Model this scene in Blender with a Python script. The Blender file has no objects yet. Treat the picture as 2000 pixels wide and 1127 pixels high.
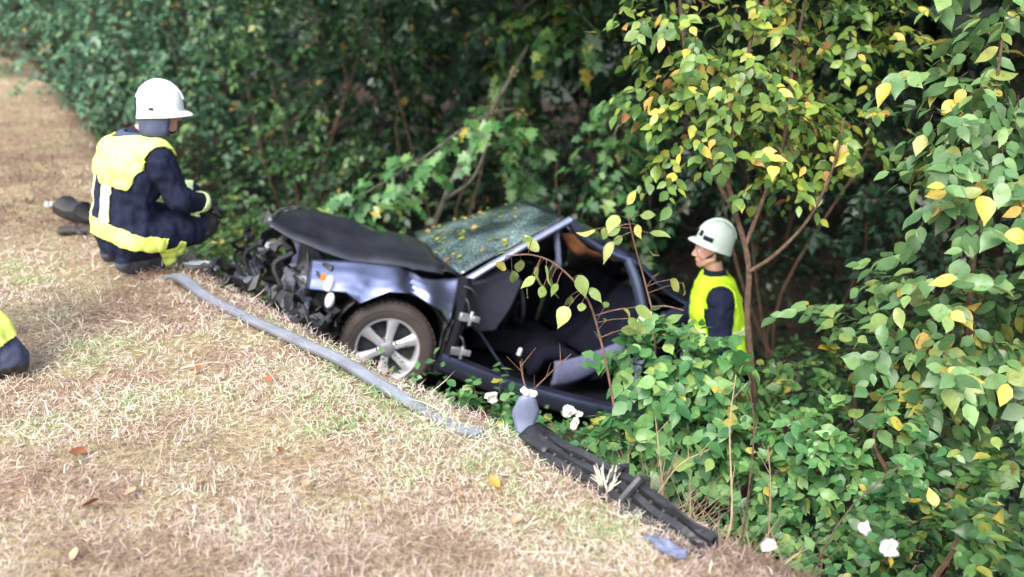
import bpy, bmesh, math, random
import numpy as np
from mathutils import Vector, Matrix, noise
from mathutils.bvhtree import BVHTree

random.seed(7)
RNG = np.random.RandomState(11)
scene = bpy.context.scene
COL = scene.collection

# ------------------------------------------------------------------ camera, world, sun, exposure
CAM_POS = np.array([0.0, 0.0, 1.65])
PITCH = math.radians(19.5)
cam_d = bpy.data.cameras.new("camera")
cam_d.sensor_width = 36.0
cam_d.lens = 31.18
cam_d.clip_start = 0.05
cam_d.clip_end = 400.0
cam_d.dof.use_dof = True
cam_d.dof.focus_distance = 3.7
cam_d.dof.aperture_fstop = 1.2
cam = bpy.data.objects.new("camera", cam_d)
COL.objects.link(cam)
cam.location = CAM_POS
cam.rotation_euler = (math.pi / 2 - PITCH, 0, 0)
scene.camera = cam

SUN_EL, SUN_AZ = math.radians(48), math.radians(205)     # azimuth measured clockwise from +Y
world = bpy.data.worlds.new("World")
scene.world = world
world.use_nodes = True
wn = world.node_tree.nodes
wl = world.node_tree.links
wn.clear()
sky = wn.new("ShaderNodeTexSky")
sky.sky_type = 'NISHITA'
sky.sun_disc = False
sky.sun_elevation = SUN_EL
sky.sun_rotation = SUN_AZ
sky.air_density = 1.0
sky.dust_density = 4.0
sky.ozone_density = 1.0
bg = wn.new("ShaderNodeBackground")
bg.inputs["Strength"].default_value = 0.15
wo = wn.new("ShaderNodeOutputWorld")
hs = wn.new("ShaderNodeHueSaturation")                      # thin even cloud: a paler sky all over
hs.inputs['Saturation'].default_value = .85
wl.new(sky.outputs[0], hs.inputs['Color'])
wl.new(hs.outputs[0], bg.inputs[0])
wl.new(bg.outputs[0], wo.inputs[0])

sun_d = bpy.data.lights.new("sun", 'SUN')
sun_d.energy = .9
sun_d.angle = math.radians(25)
sun_d.color = (1.0, 0.975, 0.95)
sun = bpy.data.objects.new("sun", sun_d)
COL.objects.link(sun)
sv = Vector((math.sin(SUN_AZ) * math.cos(SUN_EL), math.cos(SUN_AZ) * math.cos(SUN_EL), math.sin(SUN_EL)))
sun.rotation_euler = sv.to_track_quat('Z', 'Y').to_euler()

scene.view_settings.view_transform = 'Standard'
scene.view_settings.look = 'None'
scene.view_settings.exposure = 1.75
scene.view_settings.gamma = 1.0
scene.view_settings.use_curve_mapping = False
scene.cycles.max_bounces = 7
scene.cycles.transparent_max_bounces = 6

# ------------------------------------------------------------------ helpers
CF = np.array([0, math.cos(PITCH), -math.sin(PITCH)])
CU = np.array([0, math.sin(PITCH), math.cos(PITCH)])


def depth_and_frame(P):
    """distance along the view and how far off the frame centre (1 = edge), for choosing which leaves show largest"""
    d = P - CAM_POS
    z = d @ CF
    zz = np.maximum(z, 0.01)
    return z, np.maximum(np.abs(d[:, 0] / zz) / 0.577, np.abs(d @ CU / zz) / 0.325)


SQ = math.sqrt(0.5)


def W(s, t):
    return (SQ * (s - t), SQ * (s + t))


UK = [-60, 0, .15, .3, 1.05, 1.6, 3.3, 4.1, 5.5, 8, 12, 30, 80]
ZK = [0, 0, -.04, -.15, -1.0, -1.2, -1.8, -1.95, -1.9, -1.4, -.9, .6, 2.5]


def edge_s(t):
    x = (np.asarray(t, float) - 4.9) / 0.6
    return 2.0 + 0.27 * 0.6 * np.where(x > 20, x, np.log1p(np.exp(np.minimum(x, 20))))


def wave(x, y):
    return (np.sin(x * 2.1 + 1.3 * np.sin(y * 1.7)) + np.sin(y * 2.7 + 1.1 * np.sin(x * 1.9)) +
            .6 * np.sin(x * 5.3 + y * 4.1) + .5 * np.sin(y * 6.7 - x * 3.7)) / 3.1


def gz(x, y):
    x = np.asarray(x, float)
    y = np.asarray(y, float)
    s = SQ * (x + y)
    t = SQ * (y - x)
    u = s - edge_s(t)
    z = np.interp(u, UK, ZK)
    return z + .012 * wave(x * 1.7, y * 1.7) * (u < .4) + .05 * wave(x, y) * np.clip((u - .4) / .6, 0, 1)


def gz1(x, y):
    return float(gz(x, y))


def setp(o, **k):
    for a, b in k.items():
        o[a] = b
    return o


class MB:
    """collects simple shapes and builds ONE mesh object from them"""

    def __init__(self):
        self.v, self.f, self.mi = [], [], []
        self.m = 0

    def add(self, vs, fs):
        n = len(self.v)
        self.v += [tuple(map(float, p)) for p in vs]
        for f in fs:
            self.f.append(tuple(i + n for i in f))
            self.mi.append(self.m)
        return self

    def tube(self, pts, rad, sides=8, flat=1.0, up=None, caps=True):
        pts = [Vector(p) for p in pts]
        n = len(pts)
        if not hasattr(rad, '__len__'):
            rad = [rad] * n
        ref = Vector(up) if up else None
        vs, fs = [], []
        prev = None
        for i, p in enumerate(pts):
            d = (pts[min(i + 1, n - 1)] - pts[max(i - 1, 0)]).normalized()
            if ref:
                a = ref - d * ref.dot(d)
            elif prev is None:
                a = Vector((0, 0, 1)).cross(d)
                if a.length < .05:
                    a = Vector((1, 0, 0)).cross(d)
            else:
                a = prev - d * prev.dot(d)
            a.normalize()
            prev = a
            b = d.cross(a)
            for k in range(sides):
                w = 2 * math.pi * k / sides
                vs.append(p + a * (math.cos(w) * rad[i]) + b * (math.sin(w) * rad[i] * flat))
        for i in range(n - 1):
            for k in range(sides):
                k2 = (k + 1) % sides
                fs.append((i * sides + k, i * sides + k2, (i + 1) * sides + k2, (i + 1) * sides + k))
        if caps:
            fs.append(tuple(range(sides))[::-1])
            fs.append(tuple((n - 1) * sides + k for k in range(sides)))
        return self.add(vs, fs)

    def box(self, c, size, M=None):
        vs = []
        for x in (-.5, .5):
            for y in (-.5, .5):
                for z in (-.5, .5):
                    p = Vector((x * size[0], y * size[1], z * size[2]))
                    vs.append((M @ p if M else p) + Vector(c))
        return self.add(vs, [(0, 1, 3, 2), (4, 6, 7, 5), (0, 4, 5, 1), (2, 3, 7, 6), (0, 2, 6, 4), (1, 5, 7, 3)])

    def grid(self, rows):
        nu, nv = len(rows), len(rows[0])
        vs = [p for r in rows for p in r]
        fs = [(i * nv + j, i * nv + j + 1, (i + 1) * nv + j + 1, (i + 1) * nv + j) for i in range(nu - 1) for j in range(nv - 1)]
        return self.add(vs, fs)

    def lathe(self, prof, axis='Y', c=(0, 0, 0), n=32, closed=False):
        """prof: (radius, height along the axis)"""
        vs, fs = [], []
        m = len(prof)
        for k in range(n):
            a = 2 * math.pi * k / n
            for r, h in prof:
                if axis == 'Y':
                    vs.append((c[0] + r * math.cos(a), c[1] + h, c[2] + r * math.sin(a)))
                else:
                    vs.append((c[0] + r * math.cos(a), c[1] + r * math.sin(a), c[2] + h))
        for k in range(n):
            k2 = (k + 1) % n
            for i in range(m if closed else m - 1):
                j = (i + 1) % m
                fs.append((k * m + i, k * m + j, k2 * m + j, k2 * m + i))
        return self.add(vs, fs)

    def prism(self, poly, thick):
        """closed slab from a 3-D outline, pushed along the vector thick"""
        n = len(poly)
        t = Vector(thick)
        vs = [Vector(p) for p in poly] + [Vector(p) + t for p in poly]
        fs = [tuple(range(n))[::-1], tuple(range(n, 2 * n))]
        fs += [(i, (i + 1) % n, n + (i + 1) % n, n + i) for i in range(n)]
        return self.add(vs, fs)

    def build(self, name, mats, parent=None, off=(0, 0, 0), smooth=True, solid=0, bevel=0, subd=0):
        me = bpy.data.meshes.new(name)
        o3 = np.array(off, float)
        me.from_pydata([tuple(np.array(p) - o3) for p in self.v], [], self.f)
        if not isinstance(mats, (list, tuple)):
            mats = [mats]
        for m in mats:
            me.materials.append(m)
        if len(mats) > 1:
            me.polygons.foreach_set('material_index', self.mi)
        bm = bmesh.new()
        bm.from_mesh(me)
        bmesh.ops.recalc_face_normals(bm, faces=bm.faces)
        bm.to_mesh(me)
        bm.free()
        if smooth:
            me.polygons.foreach_set('use_smooth', [True] * len(me.polygons))
            try:
                me.set_sharp_from_angle(angle=math.radians(38))
            except Exception:
                pass
        o = bpy.data.objects.new(name, me)
        COL.objects.link(o)
        if parent:
            o.parent = parent
        if bevel:
            b = o.modifiers.new('b', 'BEVEL')
            b.width = bevel
            b.segments = 2
            b.limit_method = 'ANGLE'
        if subd:
            b = o.modifiers.new('s', 'SUBSURF')
            b.levels = b.render_levels = subd
        if solid:
            b = o.modifiers.new('t', 'SOLIDIFY')
            b.thickness = solid
            b.offset = 0
        return o


def npmesh(name, V, T, mat, parent=None, rnd=None, smooth=False, off=None):
    V = np.asarray(V, np.float32)
    if off is not None:
        V = V - np.asarray(off, np.float32)
    T = np.asarray(T, np.int32)
    k = T.shape[1]
    me = bpy.data.meshes.new(name)
    me.vertices.add(len(V))
    me.vertices.foreach_set('co', V.ravel())
    me.loops.add(T.size)
    me.loops.foreach_set('vertex_index', T.ravel())
    me.polygons.add(len(T))
    me.polygons.foreach_set('loop_start', np.arange(0, T.size, k, dtype=np.int32))
    me.polygons.foreach_set('loop_total', np.full(len(T), k, np.int32))
    if rnd is not None:
        a = me.attributes.new('rnd', 'FLOAT', 'POINT')
        a.data.foreach_set('value', np.asarray(rnd, np.float32))
    me.update(calc_edges=True)
    me.validate()
    me.materials.append(mat)
    if smooth:
        me.polygons.foreach_set('use_smooth', np.ones(len(T), bool))
    o = bpy.data.objects.new(name, me)
    COL.objects.link(o)
    if parent:
        o.parent = parent
    return o


def empty(name, loc, label, cat, group=None, rot=None):
    o = bpy.data.objects.new(name, None)
    o.empty_display_size = .1
    COL.objects.link(o)
    o.location = loc
    if rot is not None:
        o.rotation_euler = rot
    o['label'] = label
    o['category'] = cat
    if group:
        o['group'] = group
    return o


def tag(o, label, cat, group=None):
    o['label'] = label
    o['category'] = cat
    if group:
        o['group'] = group
    return o


# ------------------------------------------------------------------ materials
def new_mat(name):
    m = bpy.data.materials.new(name)
    m.use_nodes = True
    nt = m.node_tree
    b = nt.nodes['Principled BSDF']
    return m, nt, b


def N(nt, t, **k):
    n = nt.nodes.new(t)
    for a, v in k.items():
        if a in n.inputs:
            n.inputs[a].default_value = v
        else:
            setattr(n, a, v)
    return n


def pbr(name, col, rough=.6, metal=0., var=.25, scale=20., bump=.0, bscale=60., coat=0., spec=.5, col2=None, rvar=.0):
    m, nt, b = new_mat(name)
    L = nt.links.new
    tc = N(nt, 'ShaderNodeTexCoord')
    nz = N(nt, 'ShaderNodeTexNoise', Scale=scale, Detail=5.0, Roughness=.62)
    L(tc.outputs['Object'], nz.inputs['Vector'])
    r = N(nt, 'ShaderNodeValToRGB')
    c2 = col2 or tuple(c * (1 + var) for c in col)
    c1 = tuple(c * (1 - var) for c in col) if not col2 else col
    r.color_ramp.elements[0].position = .32
    r.color_ramp.elements[1].position = .68
    r.color_ramp.elements[0].color = (*c1, 1)
    r.color_ramp.elements[1].color = (*c2, 1)
    L(nz.outputs['Fac'], r.inputs[0])
    L(r.outputs[0], b.inputs['Base Color'])
    b.inputs['Roughness'].default_value = rough
    b.inputs['Metallic'].default_value = metal
    b.inputs['Coat Weight'].default_value = coat
    b.inputs['Coat Roughness'].default_value = .06
    b.inputs['Specular IOR Level'].default_value = spec
    if rvar:
        mr = N(nt, 'ShaderNodeMapRange')
        mr.inputs['To Min'].default_value = rough - rvar
        mr.inputs['To Max'].default_value = rough + rvar
        L(nz.outputs['Fac'], mr.inputs[0])
        L(mr.outputs[0], b.inputs['Roughness'])
    if bump:
        n2 = N(nt, 'ShaderNodeTexNoise', Scale=bscale, Detail=4.0)
        L(tc.outputs['Object'], n2.inputs['Vector'])
        bp = N(nt, 'ShaderNodeBump', Strength=bump, Distance=.01)
        L(n2.outputs['Fac'], bp.inputs['Height'])
        L(bp.outputs[0], b.inputs['Normal'])
    return m


def leaf_mat(name, stops, objrand=False, rough=.42, trans=.30, spec=.5, veins=True):
    m, nt, b = new_mat(name)
    L = nt.links.new
    if objrand:
        src = N(nt, 'ShaderNodeObjectInfo').outputs['Random']
    else:
        at = N(nt, 'ShaderNodeAttribute')
        at.attribute_name = 'rnd'
        src = at.outputs['Fac']
    r = N(nt, 'ShaderNodeValToRGB')
    e = r.color_ramp.elements
    while len(e) < len(stops):
        e.new(.5)
    for k, (p, c) in enumerate(stops):
        e[k].position = p
        e[k].color = (*c, 1)
    L(src, r.inputs[0])
    tc = N(nt, 'ShaderNodeTexCoord')
    nz = N(nt, 'ShaderNodeTexNoise', Scale=(6.0 if objrand else 30.0), Detail=3.0)
    L(tc.outputs['Object'], nz.inputs['Vector'])
    mr = N(nt, 'ShaderNodeMapRange')
    mr.inputs['To Min'].default_value = .65
    mr.inputs['To Max'].default_value = 1.35
    L(nz.outputs['Fac'], mr.inputs[0])
    mx = N(nt, 'ShaderNodeMix', data_type='RGBA', blend_type='MULTIPLY')
    mx.inputs['Factor'].default_value = 1
    L(r.outputs[0], mx.inputs['A'])
    L(mr.outputs[0], mx.inputs['B'])
    # brown spots and scorched edges
    n3 = N(nt, 'ShaderNodeTexNoise', Scale=(3.2 if objrand else 42.0), Detail=4.0)
    L(tc.outputs['Object'], n3.inputs['Vector'])
    r3 = N(nt, 'ShaderNodeValToRGB')
    r3.color_ramp.elements[0].position, r3.color_ramp.elements[0].color = .62, (0, 0, 0, 1)
    r3.color_ramp.elements[1].position, r3.color_ramp.elements[1].color = .74, (.75, .75, .75, 1)
    L(n3.outputs['Fac'], r3.inputs[0])
    m3 = N(nt, 'ShaderNodeMix', data_type='RGBA')
    m3.inputs['B'].default_value = (.13, .075, .03, 1)
    L(r3.outputs[0], m3.inputs['Factor'])
    L(mx.outputs['Result'], m3.inputs['A'])
    out = m3.outputs['Result']
    L(out, b.inputs['Base Color'])
    b.inputs['Roughness'].default_value = rough
    b.inputs['Specular IOR Level'].default_value = spec
    tr = N(nt, 'ShaderNodeBsdfTranslucent')
    g = N(nt, 'ShaderNodeGamma', Gamma=.85)
    L(out, g.inputs[0])
    L(g.outputs[0], tr.inputs['Color'])
    ms = N(nt, 'ShaderNodeMixShader', Fac=trans)
    L(b.outputs[0], ms.inputs[1])
    L(tr.outputs[0], ms.inputs[2])
    L(ms.outputs[0], nt.nodes['Material Output'].inputs[0])
    return m


G_DARK = [(0, (.008, .026, .013)), (.45, (.018, .056, .026)), (.8, (.034, .088, .036)), (.93, (.075, .12, .04)), (1, (.30, .20, .04))]  # leaf palette darkened to put the shade of the wood into the colour
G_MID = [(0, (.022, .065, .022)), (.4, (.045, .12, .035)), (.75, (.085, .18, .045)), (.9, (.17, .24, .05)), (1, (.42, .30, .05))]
G_YEL = [(0, (.04, .10, .025)), (.3, (.085, .18, .04)), (.58, (.17, .27, .045)), (.80, (.29, .34, .06)), (.91, (.54, .45, .07)), (.975, (.48, .30, .08)), (1, (.30, .12, .05))]
G_BLUE = [(0, (.05, .115, .04)), (.4, (.10, .21, .075)), (.7, (.19, .32, .11)), (.84, (.20, .25, .06)), (.93, (.48, .38, .06)), (1, (.55, .36, .09))]
G_PALE = [(0, (.13, .20, .05)), (.4, (.22, .29, .08)), (.75, (.33, .37, .12)), (1, (.48, .44, .10))]
G_FRESH = [(0, (.03, .11, .035)), (.4, (.07, .20, .06)), (.75, (.14, .29, .09)), (.94, (.24, .36, .10)), (1, (.40, .36, .06))]
G_GREY = [(0, (.03, .085, .045)), (.4, (.06, .155, .08)), (.75, (.11, .25, .12)), (.93, (.22, .32, .12)), (1, (.45, .34, .10))]  # palette lightened: haze and open skylight on the far hedge put into leaf colour
LM = {}
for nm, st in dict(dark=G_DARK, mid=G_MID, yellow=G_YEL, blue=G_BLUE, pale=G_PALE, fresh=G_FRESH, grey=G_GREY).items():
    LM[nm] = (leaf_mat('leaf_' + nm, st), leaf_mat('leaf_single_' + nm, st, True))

M_BARK = pbr('bark_brown', (.075, .045, .027), .85, var=.5, scale=30, bump=.5, bscale=90)
M_BARK_RED = pbr('bark_reddish', (.12, .068, .045), .7, var=.4, scale=40, bump=.3)
M_BARK_GREY = pbr('bark_grey', (.085, .08, .06), .85, var=.55, scale=14, bump=.6, bscale=40)
M_STALK = pbr('dry_stalk', (.27, .195, .12), .8, var=.35, scale=15)
M_NAVY = pbr('navy_cloth', (.010, .014, .036), .85, var=.25, scale=18, bump=.35, bscale=140, spec=.25)
M_NAVY2 = pbr('grey_navy_cloth', (.055, .065, .11), .85, var=.2, scale=18, bump=.3, bscale=120, spec=.25)
M_HIVIS = pbr('yellow_reflective_cloth', (.82, .96, .19), .6, var=.08, scale=12, bump=.2, bscale=60)
M_HIVIS_BAND = pbr('yellow_silver_band', (.76, .90, .42), .5, var=.12, scale=20)
M_LIME = pbr('lime_reflective_cloth', (.58, .93, .03), .6, var=.08, scale=12, bump=.2, bscale=60)
M_LETTER = pbr('silver_green_lettering', (.70, .80, .30), .5, var=.08)
M_SKIN = pbr('skin', (.55, .30, .23), .5, var=.1, scale=25, spec=.4)
M_HAIR = pbr('dark_hair', (.025, .017, .012), .6, var=.3, scale=60)
M_WHITE = pbr('white_helmet_shell', (.82, .84, .80), .35, var=.03, scale=6)
M_MINT = pbr('pale_mint_helmet_shell', (.60, .70, .61), .4, var=.05, scale=8)
M_BLACK = pbr('black_rubber', (.012, .012, .013), .6, var=.4, scale=30)
M_GLOVE = pbr('dark_leather', (.03, .027, .026), .7, var=.3, scale=40)
M_BOOT = pbr('boot_leather', (.05, .055, .07), .6, var=.3, scale=30)
M_EYE = pbr('eye_white', (.7, .68, .65), .2, var=.02)
M_IRIS = pbr('iris', (.03, .03, .03), .2, var=.02)


# ------------------------------------------------------------------ ground
def build_ground():
    u = np.concatenate([np.linspace(-90, -6, 16)[:-1], np.linspace(-6, 9, 110), np.linspace(9, 95, 26)[1:]])
    t = np.concatenate([np.linspace(-90, -6, 18)[:-1], np.linspace(-6, 16, 130), np.linspace(16, 130, 40)[1:]])
    S, T = np.meshgrid(u + 2.0, t, indexing='ij')
    X = SQ * (S - T)
    Y = SQ * (S + T)
    Z = gz(X, Y)
    far = np.clip((np.hypot(X, Y) - 45) / 60, 0, 1)
    Z = Z * (1 - far)
    V = np.stack([X, Y, Z], -1).reshape(-1, 3)
    nu, nt_ = S.shape
    i = np.arange(nu - 1)[:, None] * nt_ + np.arange(nt_ - 1)[None]
    Q = np.stack([i, i + nt_, i + nt_ + 1, i + 1], -1).reshape(-1, 4)
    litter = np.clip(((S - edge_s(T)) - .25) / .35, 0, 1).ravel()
    m, nt, b = new_mat('verge_soil_and_leaf_litter')
    L = nt.links.new
    tc = N(nt, 'ShaderNodeTexCoord')
    n1 = N(nt, 'ShaderNodeTexNoise', Scale=2.2, Detail=6.0, Roughness=.65)
    n2 = N(nt, 'ShaderNodeTexNoise', Scale=38.0, Detail=5.0, Roughness=.7)
    for n in (n1, n2):
        L(tc.outputs['Object'], n.inputs['Vector'])
    r1 = N(nt, 'ShaderNodeValToRGB')
    r1.color_ramp.elements[0].position, r1.color_ramp.elements[0].color = .36, (.17, .125, .095, 1)
    r1.color_ramp.elements[1].position, r1.color_ramp.elements[1].color = .62, (.47, .39, .29, 1)
    e = r1.color_ramp.elements.new(.5)
    e.color = (.34, .26, .18, 1)
    L(n2.outputs['Fac'], r1.inputs[0])
    r1b = N(nt, 'ShaderNodeValToRGB')
    r1b.color_ramp.elements[0].position, r1b.color_ramp.elements[0].color = .4, (.75, .62, .5, 1)
    r1b.color_ramp.elements[1].position, r1b.color_ramp.elements[1].color = .6, (.9, 1, .7, 1)
    L(n1.outputs['Fac'], r1b.inputs[0])
    mu = N(nt, 'ShaderNodeMix', data_type='RGBA', blend_type='MULTIPLY')
    mu.inputs['Factor'].default_value = .8
    L(r1.outputs[0], mu.inputs['A'])
    L(r1b.outputs[0], mu.inputs['B'])
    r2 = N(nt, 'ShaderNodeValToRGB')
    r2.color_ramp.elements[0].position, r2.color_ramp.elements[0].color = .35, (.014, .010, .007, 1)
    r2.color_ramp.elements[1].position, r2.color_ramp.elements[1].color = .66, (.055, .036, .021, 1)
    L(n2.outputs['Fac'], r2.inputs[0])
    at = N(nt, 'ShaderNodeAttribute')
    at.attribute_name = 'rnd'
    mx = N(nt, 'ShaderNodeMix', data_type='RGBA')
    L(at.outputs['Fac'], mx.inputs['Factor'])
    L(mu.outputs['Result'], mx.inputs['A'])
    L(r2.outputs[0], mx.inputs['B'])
    L(mx.outputs['Result'], b.inputs['Base Color'])
    b.inputs['Roughness'].default_value = .95
    bp = N(nt, 'ShaderNodeBump', Strength=.8, Distance=.03)
    L(n2.outputs['Fac'], bp.inputs['Height'])
    L(bp.outputs[0], b.inputs['Normal'])
    o = npmesh('ground', V, Q, m, rnd=litter, smooth=True)
    o['kind'] = 'structure'
    return o


build_ground()

# ------------------------------------------------------------------ leaves and plants
T_V = np.array([(0, 0, 0), (.42, .30, .05), (.45, 0, -.02), (.42, -.30, .05), (1, 0, -.10)])
T_F = np.array([(0, 2, 1), (0, 3, 2), (1, 2, 4), (2, 3, 4)])
BIG_V, BIG_F = [(0, 0, 0)], []
for _x, _w, _z in ((.10, .15, .02), (.26, .26, .01), (.45, .30, -.01), (.64, .25, -.05), (.82, .14, -.09), (.93, .055, -.13)):
    BIG_V += [(_x, _w, _z + .06 * _w), (_x, 0, _z - .03), (_x, -_w, _z + .06 * _w)]
BIG_V.append((1.04, 0, -.18))
BIG_F = [(0, 2, 1), (0, 3, 2)]
for _i in range(5):
    _a = 1 + 3 * _i
    BIG_F += [(_a, _a + 1, _a + 4, _a + 3), (_a + 1, _a + 2, _a + 5, _a + 4)]
BIG_F += [(16, 17, 19), (17, 18, 19)]
# the same outline with fewer corners for leaves that are joined into a crown
MID_V = np.array([(0, 0, 0), (.20, .22, .03), (.20, -.22, .03), (.5, .29, .02), (.5, 0, -.04), (.5, -.29, .02), (.8, .15, -.05), (.8, -.15, -.05), (1.03, 0, -.16)])
MID_F = np.array([(0, 4, 1), (0, 2, 4), (1, 4, 3), (2, 5, 4), (3, 4, 6), (4, 5, 7), (4, 7, 6), (6, 7, 8)])
LOBE_V = np.array([(0, 0, 0), (.12, .42, .03), (.36, .22, .02), (.55, .46, -.02), (.66, .18, 0), (1, 0, -.1), (.66, -.18, 0), (.55, -.46, -.02), (.36, -.22, .02), (.12, -.42, .03), (.4, 0, .02)])
LOBE_F = np.array([(10, i, i + 1) for i in range(9)] + [(10, 9, 0)])


def norm(a):
    return a / np.maximum(np.linalg.norm(a, axis=-1, keepdims=True), 1e-6)


def frames(D, Nn):
    X = norm(D)
    Zv = norm(Nn - X * (Nn * X).sum(-1, keepdims=True))
    Yv = np.cross(Zv, X)
    return X, Yv, Zv


def leaf_cloud(P, D, Nn, size, aspect, tv=T_V, tf=T_F):
    X, Y, Z = frames(D, Nn)
    n = len(P)
    V = P[:, None] + size[:, None, None] * (tv[None, :, 0, None] * X[:, None] + (tv[None, :, 1, None] * aspect[:, None, None]) * Y[:, None] + tv[None, :, 2, None] * Z[:, None])
    F = (np.arange(n) * len(tv))[:, None, None] + tf[None]
    return V.reshape(-1, 3), F.reshape(-1, tf.shape[1])


def twigs(blobs, rng, droop=.25, outward=.8):
    """twigs filling ellipsoidal clumps: start, direction, length"""
    S, D, Ln = [], [], []
    for c, r, n, ln in blobs:
        c, r = np.array(c, float), np.array(r, float)
        q = norm(rng.normal(size=(n, 3))) * (rng.uniform(.05, 1, (n, 1)) ** .45)
        S.append(c + q * r)
        d = norm(q * r) * outward + rng.normal(size=(n, 3)) * .45 + np.array([0, 0, .1 - droop])
        D.append(norm(d))
        Ln.append(rng.uniform(.6, 1.25, n) * ln)
    return np.concatenate(S), np.concatenate(D), np.concatenate(Ln)


def twig_leaves(S, D, Ln, k, rng, droop=.25, face=.35):
    n = len(S)
    u = np.linspace(.12, 1.0, k)[None] + rng.uniform(-.05, .05, (n, k))
    side = np.where(np.arange(k) % 2, 1.0, -1.0)[None] * np.ones((n, 1))
    up = np.array([0, 0, 1.0])
    lat = norm(np.cross(D, up) + 1e-4)
    P = S[:, None] + D[:, None] * (u * Ln[:, None])[..., None] - up * (droop * (u ** 2) * Ln[:, None])[..., None] * .6
    end = (np.arange(k) == k - 1)[None, :, None]
    Ld = D[:, None] * .6 + lat[:, None] * side[..., None] * np.where(end, .15, .85) - up * droop + rng.normal(size=(n, k, 3)) * .28
    out = D[:, None] * np.array([1, 1, .2]) + np.array([0, -.55, 0])
    Nn = up + out * face + rng.normal(size=(n, k, 3)) * .42
    return P.reshape(-1, 3), Ld.reshape(-1, 3), Nn.reshape(-1, 3)


def twig_mesh(S, D, Ln, r, droop=.25):
    """thin three-sided twigs as triangles"""
    n = len(S)
    up = np.array([0, 0, 1.0])
    X, Y, Z = frames(D, up + 0 * D)
    E = S + D * Ln[:, None] - up * (droop * Ln * .6)[:, None]
    V = np.stack([S + Y * r, S - Y * r * .5 + Z * r, S - Y * r * .5 - Z * r, E], 1)
    F = (np.arange(n) * 4)[:, None, None] + np.array([(0, 1, 3), (1, 2, 3), (2, 0, 3)])[None]
    return V.reshape(-1, 3), F.reshape(-1, 3)


def leaf_meshes(key, aspect, lobed=False):
    out = []
    vv, ff = (LOBE_V.tolist(), LOBE_F.tolist()) if lobed else (BIG_V, BIG_F)
    for j, bend in enumerate((.5, 1.0, 1.8, 2.9, -.6)):
        me = bpy.data.meshes.new('leaf_' + key)
        me.from_pydata([(x, y * aspect * (1 + .09 * (j - 2)) + .07 * math.sin(2.5 * x + 2 * j) * x, z * bend + .025 * math.sin(9 * x + j) + .22 * y * (x - .4) * math.sin(2.1 * j + 1)) for x, y, z in vv], [], ff)
        me.materials.append(LM[key][1])
        me.polygons.foreach_set('use_smooth', [True] * len(me.polygons))
        out.append(me)
    return out


_lm = {}


def single_leaves(root, base, P, D, Nn, size, key, aspect, lobed=False):
    if (key, aspect, lobed) not in _lm:
        _lm[(key, aspect, lobed)] = leaf_meshes(key, aspect, lobed)
    ms = _lm[(key, aspect, lobed)]
    X, Y, Z = frames(D, Nn)
    Y = Y * RNG.uniform(.7, 1.2, (len(P), 1))
    for i in range(len(P)):
        o = bpy.data.objects.new('leaf', ms[i % 5])
        COL.objects.link(o)
        o.parent = root
        s = float(size[i])
        M = Matrix.Identity(4)
        for r in range(3):
            M[r][0], M[r][1], M[r][2], M[r][3] = X[i, r] * s, Y[i, r] * s, Z[i, r] * s, P[i, r] - base[r]
        o.matrix_local = M


def keep_out(P):
    """True where foliage would stand inside the wreck or a person"""
    q = (P - CAR_POS) @ CAR_R
    car = (np.abs(q[:, 1]) < .93) & (q[:, 0] > -3.3) & (q[:, 0] < 1.0) & (q[:, 2] > -.1) & (q[:, 2] < 1.5)
    ff = (np.hypot(P[:, 0] - 1.33, P[:, 1] - 5.38) < .36)
    ff2 = (np.hypot(P[:, 0] + 2.1, P[:, 1] - 5.08) < .45) & (P[:, 2] > .02)
    return car | ff | ff2


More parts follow.
